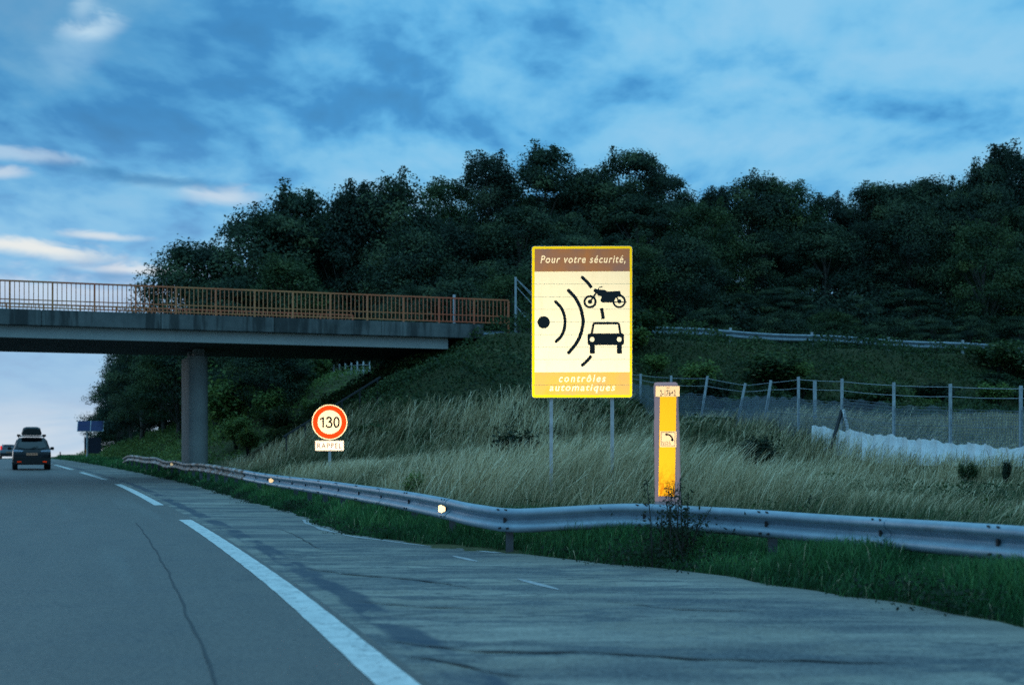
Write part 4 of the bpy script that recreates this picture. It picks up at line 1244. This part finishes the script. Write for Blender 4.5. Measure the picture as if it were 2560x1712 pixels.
def tree_proto(name, h, rad, seed, leafm, nclump=85, per=300, ls=(.11, .25), low=.12, spires=6, flatten=.75):
    rg = np.random.default_rng(seed)
    root = empty(name)
    mb = MB()
    lean = rg.normal(size=2) * .35
    zs = np.linspace(0, h * .82, 7)
    tp = [(lean[0] * (z / h) ** 2 + .12 * math.sin(z * .9 + seed), lean[1] * (z / h) ** 2 + .1 * math.cos(z * 1.1 + seed), z - (.3 if z == 0 else 0)) for z in zs]
    mb.tube(tp, list(np.linspace(.19, .04, 7)), 7)
    cl = []
    for k in range(nclump):
        t_ = low + (1 - low) * rg.random() ** .85
        prof = math.sin(math.pi * min(1, .10 + .88 * t_)) ** .6
        a = rg.random() * 6.283
        rr_ = rad * prof * (.35 + .65 * rg.random() ** .5)
        cl.append((rr_ * math.cos(a) + lean[0] * t_, rr_ * math.sin(a) + lean[1] * t_, t_ * h * .90 + .03 * h))
    cent, tint, nrm = [], [], []
    for k, c_ in enumerate(cl):
        cr = rad * rg.uniform(.20, .40)
        m_ = int(per * rg.uniform(.6, 1.3))
        q = rg.normal(size=(m_, 3)); q *= (rg.random((m_, 1)) ** .38) / np.linalg.norm(q, axis=1, keepdims=True)
        q = q * np.array([cr * 1.05, cr * 1.05, cr * 1.05 * flatten]) + rg.normal(size=(m_, 3)) * cr * .10
        # boughs that droop outward
        nrm.append(q / cr * .9 + np.array([c_[0] / rad * .35, c_[1] / rad * .35, .55]) + rg.normal(size=(m_, 3)) * .45)
        q[:, 2] -= .12 * (q[:, 0] ** 2 + q[:, 1] ** 2) / max(cr, .1)
        cent.append(q + np.array(c_)); tint.append(np.clip(rg.normal(.42 + .30 * rg.normal(), .13, m_), 0, 1))
        if k % 5 == 0:
            i0 = int(min(5, max(1, c_[2] / h * 7 - 2)))
            mb.tube([tp[i0], tuple((tp[i0][j] + c_[j]) / 2 + (.2 if j == 2 else 0) for j in range(3)), c_], [.07, .045, .015], 5)
    for k in range(spires):
        a = rg.random() * 6.283; rr_ = rad * .55 * rg.random() ** .5
        bx, by = rr_ * math.cos(a) + lean[0], rr_ * math.sin(a) + lean[1]
        zb, zt = h * .78, h * rg.uniform(.90, 1.01)
        m_ = int(per * .8); q = rg.random(m_)
        w_ = (1 - q * .6) * rg.uniform(.45, .80)
        nrm.append(rg.normal(size=(m_, 3)) + np.array([0, 0, .6]))
        cent.append(np.stack([bx + rg.normal(size=m_) * w_ * .6, by + rg.normal(size=m_) * w_ * .6, zb + q * (zt - zb)], -1))
        tint.append(np.clip(rg.normal(.4, .18, m_), 0, 1))
        mb.tube([(bx * .5, by * .5, h * .7), (bx, by, zt - .15)], [.04, .008], 4)
    mb.build('trunk', M['bark'], root, True)
    cent = np.concatenate(cent); tint = np.concatenate(tint); nrm = np.concatenate(nrm)
    sz = rg.uniform(ls[0], ls[1], len(cent))
    v_, p_ = leaves_n(cent, sz, nrm, rg, .6)
    o_ = np_mesh('crown', v_, [p_], leafm, {'tint': np.repeat(tint, 4)})
    o_.parent = root
    root['h'] = h
    return root
def dup(root):
    r_2 = root.copy(); COL.objects.link(r_2)
    for ch in list(root.children):
        c_2 = ch.copy(); COL.objects.link(c_2); c_2.parent = r_2
    return r_2
protos = [tree_proto('tree', 12.0, 3.3, 21, M['leaf_dark']), tree_proto('tree', 12.0, 3.0, 22, M['leaf_black'], spires=10), tree_proto('tree', 12.0, 3.7, 23, M['leaf_dark'], nclump=100, spires=4),
          tree_proto('tree', 12.0, 2.7, 24, M['leaf_black'], spires=12), tree_proto('tree', 12.0, 3.4, 25, M['leaf_wood'], spires=5), tree_proto('tree', 12.0, 3.9, 26, M['leaf_dark'], nclump=105, spires=3, flatten=.45)]
used = [False] * len(protos)
SIL = np.array([(200, 1130), (240, 1060), (262, 900), (330, 890), (430, 640), (450, 632), (520, 570), (590, 500), (640, 492), (690, 486), (720, 462), (800, 430), (870, 424), (950, 424), (1000, 462), (1045, 436), (1100, 418), (1200, 385), (1290, 370),
                (1400, 362), (1480, 396), (1530, 380), (1600, 360), (1680, 396), (1740, 440), (1840, 418), (1900, 410), (2000, 422), (2100, 474), (2150, 448), (2230, 408), (2300, 424), (2380, 380), (2480, 366), (2560, 366), (2800, 380)], float)
def sil(pxl): return float(np.interp(pxl, SIL[:, 0], SIL[:, 1]))
tree_n = 0
def put_tree(k, x, y, ztop, label, group, cat='tree', sxy=None):
    global tree_n
    z = gz(x, y)
    hgt = max(3.0, ztop - z)
    t_ = protos[k] if not used[k] else dup(protos[k])
    used[k] = True
    s = hgt / 12.0
    w_ = sxy or random.uniform(.88, 1.15) * (s ** .5)
    t_.location = (x, y, z); t_.scale = (w_, w_, s * .985); t_.rotation_euler = (0, 0, random.uniform(0, 6.28))
    tag(t_, label, cat, group)
    tree_n += 1
    return t_
def place_name(pxl):
    marks = [(250, 430, 'left of the bridge pier'), (430, 700, 'above the orange railing\'s left part'), (700, 1000, 'above the orange railing\'s middle'), (1000, 1300, 'above the orange railing\'s right end'),
             (1300, 1600, 'straight above the camera warning sign'), (1600, 1900, 'above the emergency call post'), (1900, 2230, 'above the propped fence post'), (2230, 2700, 'above the far right of the wire fence')]
    for a, b, s in marks:
        if a <= pxl < b: return s
    return 'at the edge'
ORD = ['first', 'second', 'third', 'fourth', 'fifth', 'sixth', 'seventh', 'eighth', 'ninth', 'tenth']
cnt = {}
def wood_label(row, pxl):
    key = (row, place_name(pxl)); cnt[key] = cnt.get(key, 0) + 1
    return f'{row}, {ORD[min(9, cnt[key] - 1)]} from left {key[1]}'
def row(step, y_of, drop, name, x0, x1, kinds, jit=.8):
    x = x0; i = 0
    while x < x1:
        y = y_of(x) + random.uniform(-1.5, 1.5)
        pxl = 1280 + F_PX * x / y
        ztop = 1.25 + (1140 - sil(pxl)) * y / F_PX - drop * random.uniform(.6, 1.4) * y / 100
        ztop += random.uniform(-.7, 1.0)
        if r_of(np.array([x]), np.array([y]))[0] > 6.0 and 478 < pxl < 2740 and not (740 < pxl < 990 and y < 89):
            put_tree(kinds[i % len(kinds)], x, y, ztop, wood_label(name, pxl), 'trees of the dark wood behind the side road')
        x += step * random.uniform(1 - .3 * jit, 1 + .3 * jit); i += 1
yb = lambda x, off: 57.3 + .36 * x + off
row(3.0, lambda x: yb(x, 47), 2.6, 'rear tree of the wood', -27, 50, [2, 0, 5, 2])
row(3.1, lambda x: yb(x, 39), 0.30, 'skyline tree', -26, 46, [1, 0, 2, 5, 0, 3, 2, 4])
row(3.7, lambda x: yb(x, 31), 3.2, 'middle tree of the wood', -24, 42, [2, 0, 5, 4, 0, 2, 1])
row(3.9, lambda x: yb(x, 23), 6.8, 'lower tree of the wood', -21, 38, [5, 4, 2, 0, 5, 0])
row(3.6, lambda x: yb(x, 16), 11.0, 'low tree at the foot', -12, 36, [2, 5, 0, 2, 4])
# trees on the cut bank beyond the bridge, down to the crest of the road
for k, (Y, r0_, top_) in enumerate(((76, 8.5, 8.2), (82, 6.8, 9.4), (88, 9.5, 10.5), (92, 7.2, 10.2), (98, 6.4, 10.4), (104, 8.4, 11), (110, 6.9, 9.6), (117, 6.4, 8.4), (124, 7.2, 7.4), (132, 7.4, 6.2), (140, 8.2, 4.6), (86, 13, 9), (80, 12, 7.5))):
    X2, Y2 = road_pt(np.array([r0_]), np.array([float(Y)]))
    X2, Y2 = float(X2[0]), float(Y2[0])
    put_tree([0, 4, 2, 5, 1, 0, 3][k % 7], X2, Y2, top_, f'bushy tree seen under the bridge left of the pier, {ORD[min(k, 9)] if k < 10 else ["eleventh", "twelfth", "thirteenth"][k - 10]} from the bridge', 'trees on the bank beyond the bridge')

def bush_proto(name, h, rad, seed, leafm, n_=2600, ls=(.05, .12), stems=9):
    rg = np.random.default_rng(seed); root = empty(name); mb = MB(); cent = []
    for k in range(stems):
        a = rg.random() * 6.283; rr_ = rad * (.25 + .75 * rg.random()); tipz = h * rg.uniform(.65, 1.0)
        tip = (rr_ * math.cos(a), rr_ * math.sin(a), tipz)
        mid = (tip[0] * .4, tip[1] * .4, tipz * .55)
        mb.tube([(0, 0, -.1), mid, tip], [.02 * h, .012 * h, .004], 5)
        for base_, top_ in ((mid, tip),):
            m_ = n_ // stems; q = rg.random(m_)[:, None]
            cent.append(np.array(base_) * (1 - q) + np.array(top_) * q + rg.normal(size=(m_, 3)) * rad * .20 * np.array([1, 1, .8]))
    mb.build('stem', M['bark_dark'], root, True)
    cent = np.concatenate(cent); cent = cent[cent[:, 2] > .02]
    v_, p_ = leaves_n(cent, rg.uniform(ls[0], ls[1], len(cent)), rg.normal(size=(len(cent), 3)) * .6 + cent / rad * .5 + np.array([0, 0, .5]), rg, .55)
    o_ = np_mesh('foliage', v_, [p_], leafm, {'tint': np.repeat(np.clip(rg.normal(.5, .2, len(cent)), 0, 1), 4)}); o_.parent = root
    return root
bushes = [bush_proto('shrub', 1.0, .55, 41, M['leaf_weed']), bush_proto('shrub', 1.0, .7, 42, M['leaf_bramble'], 3200, (.06, .13)), bush_proto('shrub', 1.0, .5, 43, M['leaf_olive'], 2600)]
bused = [False] * 3
def put_bush(k, x, y, h, label, group=None, w=None):
    b = bushes[k] if not bused[k] else dup(bushes[k])
    bused[k] = True
    b.location = (x, y, gz(x, y)); w = w or h; b.scale = (w, w, h); b.rotation_euler = (0, 0, random.uniform(0, 6.28))
    tag(b, label, 'shrub', group)
def at_px(pxl, Y): return (pxl - 1280) / F_PX * Y
put_bush(0, at_px(1905, 38.5), 38.5, 1.15, 'dark round shrub in front of the leaning fence posts')
put_bush(0, at_px(1290, 33), 33, 1.25, 'dark shrub in the grass left of the camera warning sign')
put_bush(0, at_px(1385, 36), 36, .9, 'small dark bush right beside the left sign post')
put_bush(0, at_px(1490, 34), 34, .9, 'small dark bush between the legs of the camera sign')
put_bush(1, at_px(2420, 30.2), 30.2, .5, 'leafy green weed in front of the white sheeting', w=.30)
put_bush(0, at_px(2515, 29.2), 29.2, .62, 'dark tall weed against the right end of the white sheeting', w=.22)
put_bush(2, at_px(1035, 27.2), 27.2, .75, 'dark weed among the dry grass near the barrier reflector', w=.5)
# green bushes on the bank under the bridge
for k, (pxl, Y, h) in enumerate(((560, 70, 3.0), (640, 74, 3.0), (700, 77, 2.8), (590, 66, 1.6), (660, 68, 1.8), (740, 72, 1.8), (540, 78, 3.6), (800, 78, 1.2), (690, 63, 1.2), (620, 62, 1.2), (770, 66, 1.0))):
    put_bush([2, 2, 1][k % 3], at_px(pxl, Y), Y, h, f'green bush on the bank right of the bridge pier, {["first", "second", "third", "fourth", "fifth", "sixth", "seventh", "eighth", "ninth", "tenth", "eleventh"][k]} of the clump', 'bushes on the bank under the bridge', w=h * 1.1)
rg = np.random.default_rng(61)
k_n = 0
for k in range(60):
    p = rg.uniform(4, 27); q = rg.uniform(1.5, 8.0); P = bw(p, q, 0)
    if gz(P.x, P.y) < 2.6 or k_n >= 26: continue
    k_n += 1
    put_bush([1, 1, 0, 2][k % 4], P.x, P.y, rg.uniform(.7, 1.35), 'low shrub among the brambles on the embankment slope under the side road', 'shrubs on the embankment slope', w=rg.uniform(1.1, 2.0))
# tall weed in front of the barrier
wd = empty('weed', (1.86, 16.3, gz(1.86, 16.3)))
wd.scale = (1.2, 1.2, 1.22)
tag(wd, 'tall dark branching weed growing in front of the barrier below the call post', 'weed')
rg = np.random.default_rng(5); mb = MB(); cent = []
for k in range(17):
    a = rg.random() * 6.283; tip = np.array([.42 * rg.random() * math.cos(a), .3 * rg.random() * math.sin(a), rg.uniform(.45, .86)])
    base_ = np.array([rg.normal() * .12, rg.normal() * .08, -.05]); mid = base_ * .5 + tip * .45 + np.array([0, 0, .08])
    mb.tube([base_, mid, tip], [.008, .006, .003], 4)
    for j in range(55):
        q = rg.random() ** .8
        cent.append((mid * (1 - q) + tip * q if rg.random() < .7 else base_ * (1 - q) + mid * q) + rg.normal(size=3) * .028)
for j in range(1500): cent.append(np.array([rg.normal() * .26, rg.normal() * .18, abs(rg.normal()) * .19 + .03]))
mb.build('stem', M['bark_dark'], wd, True)
cent = np.array(cent); v_, p_ = leaves(cent, rg.uniform(.02, .065, len(cent)), rg, 0, .35)
np_mesh('foliage', v_, [p_], M['leaf_weed'], {'tint': np.repeat(rg.random(len(cent)), 4)}).parent = wd

# brambles over the embankment slope, undergrowth at the foot of the wood
def scatter_leaves(name, P_, size, mat, label, cat, seed, flat=.1, tint=None):
    rg = np.random.default_rng(seed)
    v_, p_ = leaves_n(P_, size, rg.normal(size=(len(P_), 3)) * .6 + np.array([0, -.2, .7]), rg, .55)
    tt = tint if tint is not None else np.clip(rg.normal(.5, .22, len(P_)), 0, 1)
    return tag(np_mesh(name, v_, [p_], mat, {'tint': np.repeat(tt, 4)}), label, cat, kind='stuff')
def pq_points(n_, p0, p1, q0, q1, rg):
    p = rg.uniform(p0, p1, n_); q = rg.uniform(q0, q1, n_)
    X = B_O.x + B_A.x * p - B_N.x * q; Y = B_O.y + B_A.y * p - B_N.y * q
    return X, Y
rg = np.random.default_rng(77)
X, Y = pq_points(150000, -9, 34, .4, 13, rg)
X2, Y2 = pq_points(30000, -12, -1.5, -9, .6, rg)
X = np.concatenate([X, X2]); Y = np.concatenate([Y, Y2])
p_c, q_c = pq(X, Y)
keep = (ground(X, Y) > 1.7 + .0 * X) & (r_of(X, Y) > 6)
X, Y = X[keep], Y[keep]
bump_ = np.clip(.42 + .55 * lump(X * .7, Y * .8) + .25 * lump(X * 1.9 + 5, Y * 1.7), .03, 1.5)
Pz = ground(X, Y) + bump_ * rg.random(len(X)) ** .4
tint = np.clip(.45 + .22 * lump(X * .5 + 3, Y * .4) + rg.normal(0, .17, len(X)), 0, 1)
scatter_leaves('bramble', np.stack([X, Y, Pz], -1), rg.uniform(.07, .17, len(X)), M['leaf_bramble'], 'dark green brambles covering the embankment slope under the side road', 'brambles', 3, tint=tint)
X, Y = pq_points(60000, -14, 40, -18, -10.5, rg)
k = (r_of(X, Y) > 8) & (X > -4.5); X, Y = X[k], Y[k]
Pz = ground(X, Y) + np.clip(.9 + .8 * lump(X * .7, Y * .7), .1, 2.2) * rg.random(len(X)) ** .6
scatter_leaves('undergrowth', np.stack([X, Y, Pz], -1), rg.uniform(.10, .22, len(X)), M['leaf_dark'], 'dark undergrowth along the foot of the wood', 'undergrowth', 4)
X, Y = pq_points(80000, -4, 48, -34, -19, rg)
k = (r_of(X, Y) > 12) & (X > -4.5); X, Y = X[k], Y[k]
Pz = ground(X, Y) + np.clip(2.2 + 1.6 * lump(X * .6, Y * .6), .3, 4.2) * rg.random(len(X)) ** .8
scatter_leaves('understorey', np.stack([X, Y, Pz], -1), rg.uniform(.14, .28, len(X)), M['leaf_black'], 'dark understorey filling the wood between its trunks', 'undergrowth', 14)
# bank beyond the bridge
n_ = 70000
Yb = rg.uniform(62, 140, n_); rb = rg.uniform(4.2, 22, n_) * np.where(rg.random(n_) < .5, .6, 1); rb = np.maximum(rb, 4.0 + rg.random(n_) * 1.5)
X, Y = road_pt(rb, Yb)
Pz = ground(X, Y) + np.clip(.45 + .5 * lump(X * .6, Y * .6), .04, 1.4) * rg.random(n_)
scatter_leaves('bank_undergrowth', np.stack([X, Y, Pz], -1), rg.uniform(.09, .20, n_), M['leaf_olive'], 'green undergrowth on the cut bank beyond the bridge', 'undergrowth', 6)

# ------------------------------------------------------------------ grass
def grass(name, X, Y, h, wdt, lean, mat, label, seed, tint):
    rg = np.random.default_rng(seed)
    n_ = len(X); Z = ground(X, Y) - .02
    a = rg.uniform(0, 2 * math.pi, n_)
    side = np.stack([np.cos(a), np.sin(a), np.zeros(n_)], -1) * wdt[:, None] / 2
    ld = lean
    base_ = np.stack([X, Y, Z], -1)
    up = np.array([0, 0, 1.0])
    mid = base_ + up * (h * .55)[:, None] + ld * (h * .22)[:, None]
    q3 = base_ + up * (h * .85)[:, None] + ld * (h * .50)[:, None]
    tip = base_ + up * (h * (1.0 - .12 * np.linalg.norm(ld, axis=1)))[:, None] + ld * (h * .85)[:, None]
    v_ = np.stack([base_ - side, base_ + side, mid + side * .8, mid - side * .8, q3 + side * .9, q3 - side * .9, tip], 1).reshape(-1, 3)
    i0 = np.arange(n_)[:, None] * 7
    q1 = i0 + np.array([[0, 1, 2, 3]]); q2 = i0 + np.array([[3, 2, 4, 5]]); t1 = i0 + np.array([[5, 4, 6]])
    return tag(np_mesh(name, v_, [q1, q2, t1], mat, {'tint': np.repeat(tint, 7)}), label, 'grass', kind='stuff')
def clumped(n_, x0, x1, y0, y1, rg, per=14, spread=.14):
    m_ = n_ // per
    cx = rg.uniform(x0, x1, m_); cy = rg.uniform(y0, y1, m_)
    X = np.repeat(cx, per) + rg.normal(size=m_ * per) * spread; Y = np.repeat(cy, per) + rg.normal(size=m_ * per) * spread
    cid = np.repeat(rg.normal(size=m_), per)
    return X, Y, cid
def rail_r(Y):  # rail offset from the edge line
    return np.interp(Y, [0, 15, 16.9, 17.75, 18.35, 19, 20.4, 27, 40], [5.85, 5.85, 5.3, 4.75, 3.75, 3.4, 3.2, 3.05, 2.9])
rg = np.random.default_rng(99)
def tall(n_, y0, y1, seed):
    rg = np.random.default_rng(seed)
    X, Y, cid = clumped(n_, -14, 19, y0, y1, rg)
    r = r_of(X, Y); p_, q_ = pq(X, Y)
    g_ = ground(X, Y)
    pxl = 1280 + F_PX * X / Y
    k = (r > rail_r(Y) + .35) & (r < 21) & (g_ < 3.6) & (q_ > -.5) & (pxl > 500) & (pxl < 3100) & ~((q_ < 6) & (p_ > -9) & (g_ > 2.7))
    k &= ~((np.abs(X - EX) < .28) & (np.abs(Y - EY) < .45))
    return X[k], Y[k], cid[k], r[k], g_[k]
for y0, y1, n_, sd, wm in ((11, 24, 190000, 201, .0055), (24, 40, 210000, 202, .0085), (40, 58, 150000, 203, .013)):
    X, Y, cid, r, g_ = tall(n_, y0, y1, sd)
    rg = np.random.default_rng(sd + 50)
    m_ = len(X)
    zone = lump(X * .35 + 2, Y * .3)          # patches of dry and of green
    dr = r - rail_r(Y)
    edge = sst(dr, .3, 1.6)
    h = (.34 + .36 * edge) * rg.uniform(.5, 1.3, m_) * (1 + .14 * cid) * (1 + .18 * zone)
    h = h * (1 - .55 * sst(r, 7, 10) * (1 - sst(Y, 33, 40)))
    h = np.clip(h, .12, 1.05)
    leanx = .45 + .32 * lump(X * .5, Y * .5) + .34 * rg.normal(size=m_) + .15 * cid
    lean = np.stack([leanx, -.10 + .34 * rg.normal(size=m_), np.zeros(m_)], -1)
    tint = np.clip(.38 + .30 * zone + .17 * cid + rg.normal(0, .27, m_) - .30 * (1 - edge), 0, 1)
    dry = rg.random(m_) < np.clip(.62 + .75 * zone - .55 * (1 - edge) - .35 * sst(g_, 1.9, 3.0), .06, .92)
    w_ = wm * rg.uniform(.6, 1.5, m_)
    grass('dry_grass', X[dry], Y[dry], h[dry], w_[dry], lean[dry], M['grass_dry'], 'tall dry pale grass leaning on the slope behind the barrier', sd + 1, tint[dry])
    gm = ~dry
    grass('meadow_grass', X[gm], Y[gm], h[gm] * .8, w_[gm] * 1.2, lean[gm], M['grass_mid'], 'green undergrowth grass between the dry stalks on the slope', sd + 2, tint[gm])
# short vivid verge under the barrier
def verge(n_, y0, y1, seed, wm):
    rg = np.random.default_rng(seed)
    Yv = rg.uniform(y0, y1, n_); e_ = edge_w(Yv); rl = rail_r(Yv)
    rv = e_ + .02 - .20 * np.clip(lump(Yv * 2.3, Yv * 3.1), 0, 1) * rg.random(n_) + rg.random(n_) ** 1.0 * (rl - e_ + 1.0)
    X, Y = road_pt(rv, Yv)
    inn = sst(rv - e_, 0, .5)
    h = rg.uniform(.07, .30, n_) * (.55 + .75 * inn) * (1 + .6 * lump(X * 1.5, Y * 1.5))
    lean = np.stack([.25 + .4 * rg.normal(size=n_), .35 * rg.normal(size=n_), np.zeros(n_)], -1)
    tint = np.clip(.45 + .25 * lump(X * 1.2, Y * 1.2) + rg.normal(0, .18, n_) - .3 * (1 - inn), 0, .97)
    tint = np.where(rg.random(n_) < .015, 1.0, tint)
    grass('verge_grass', X, Y, np.clip(h, .03, .5), wm * rg.uniform(.6, 1.5, n_), lean, M['grass_green'], 'short vivid green grass under and around the barrier', seed + 1, tint)
verge(90000, 7.5, 22, 301, .007); verge(60000, 22, 46, 302, .011); verge(40000, 46, 150, 303, .03)
# pale field behind the mesh fence on the right
rg = np.random.default_rng(402)
X, Y, cid = clumped(60000, 8, 26, 30, 54, rg, 10, .2)
p_, q_ = pq(X, Y); r = r_of(X, Y)
k = (r > 20.5) & (ground(X, Y) < 2.6) & (1280 + F_PX * X / Y < 2800)
X, Y, cid = X[k], Y[k], cid[k]; m_ = len(X)
grass('field_grass', X, Y, rg.uniform(.15, .45, m_), .016 * rg.uniform(.6, 1.4, m_), np.stack([.3 + .3 * rg.normal(size=m_), .3 * rg.normal(size=m_), np.zeros(m_)], -1), M['grass_dry'], 'pale rough grass of the strip behind the mesh fence', 403, np.clip(.42 + .12 * cid + rg.normal(0, .18, m_), 0, 1))
# weeds: broad leaves and seed heads that break up the grass
rg = np.random.default_rng(511)
def weed_clumps(name, n_c, per, sampler, hh, sz, mat, label, seed):
    rg = np.random.default_rng(seed)
    X, Y = sampler(n_c, rg)
    m_ = len(X)
    Xl_ = np.repeat(X, per) + rg.normal(size=m_ * per) * .13 * np.repeat(rg.uniform(.5, 1.6, m_), per)
    Yl_ = np.repeat(Y, per) + rg.normal(size=m_ * per) * .13
    H = np.repeat(hh(X, Y, rg), per)
    Z = ground(Xl_, Yl_) + H * rg.random(m_ * per) ** .6
    return scatter_leaves(name, np.stack([Xl_, Yl_, Z], -1), rg.uniform(sz[0], sz[1], m_ * per), mat, label, 'weeds', seed + 1, tint=np.clip(np.repeat(rg.normal(.45, .22, m_), per) + rg.normal(0, .12, m_ * per), 0, 1))
def s_meadow(n_, rg):
    X = rg.uniform(-13, 15, n_); Y = rg.uniform(15, 52, n_)
    r = r_of(X, Y); g_ = ground(X, Y)
    k = (r > rail_r(Y) + .8) & (r < 19) & (g_ < 3.2) & (lump(X * .6 + 4, Y * .5) > .05)
    return X[k], Y[k]
weed_clumps('meadow_weeds', 1300, 70, s_meadow, lambda X, Y, rg: rg.uniform(.18, .55, len(X)), (.03, .08), M['leaf_bramble'], 'dark broad leaved weeds scattered through the dry grass', 521)
def s_edge(n_, rg):
    Yv = rg.uniform(8, 60, n_); X, Y = road_pt(edge_w(Yv) + rg.uniform(-.06, .5, n_), Yv)
    k = lump(X * 1.1, Y * .9) > -.1
    return X[k], Y[k]
weed_clumps('verge_weeds', 520, 46, s_edge, lambda X, Y, rg: rg.uniform(.05, .26, len(X)), (.02, .06), M['leaf_weed'], 'dark low weeds creeping over the ragged edge of the asphalt', 531)
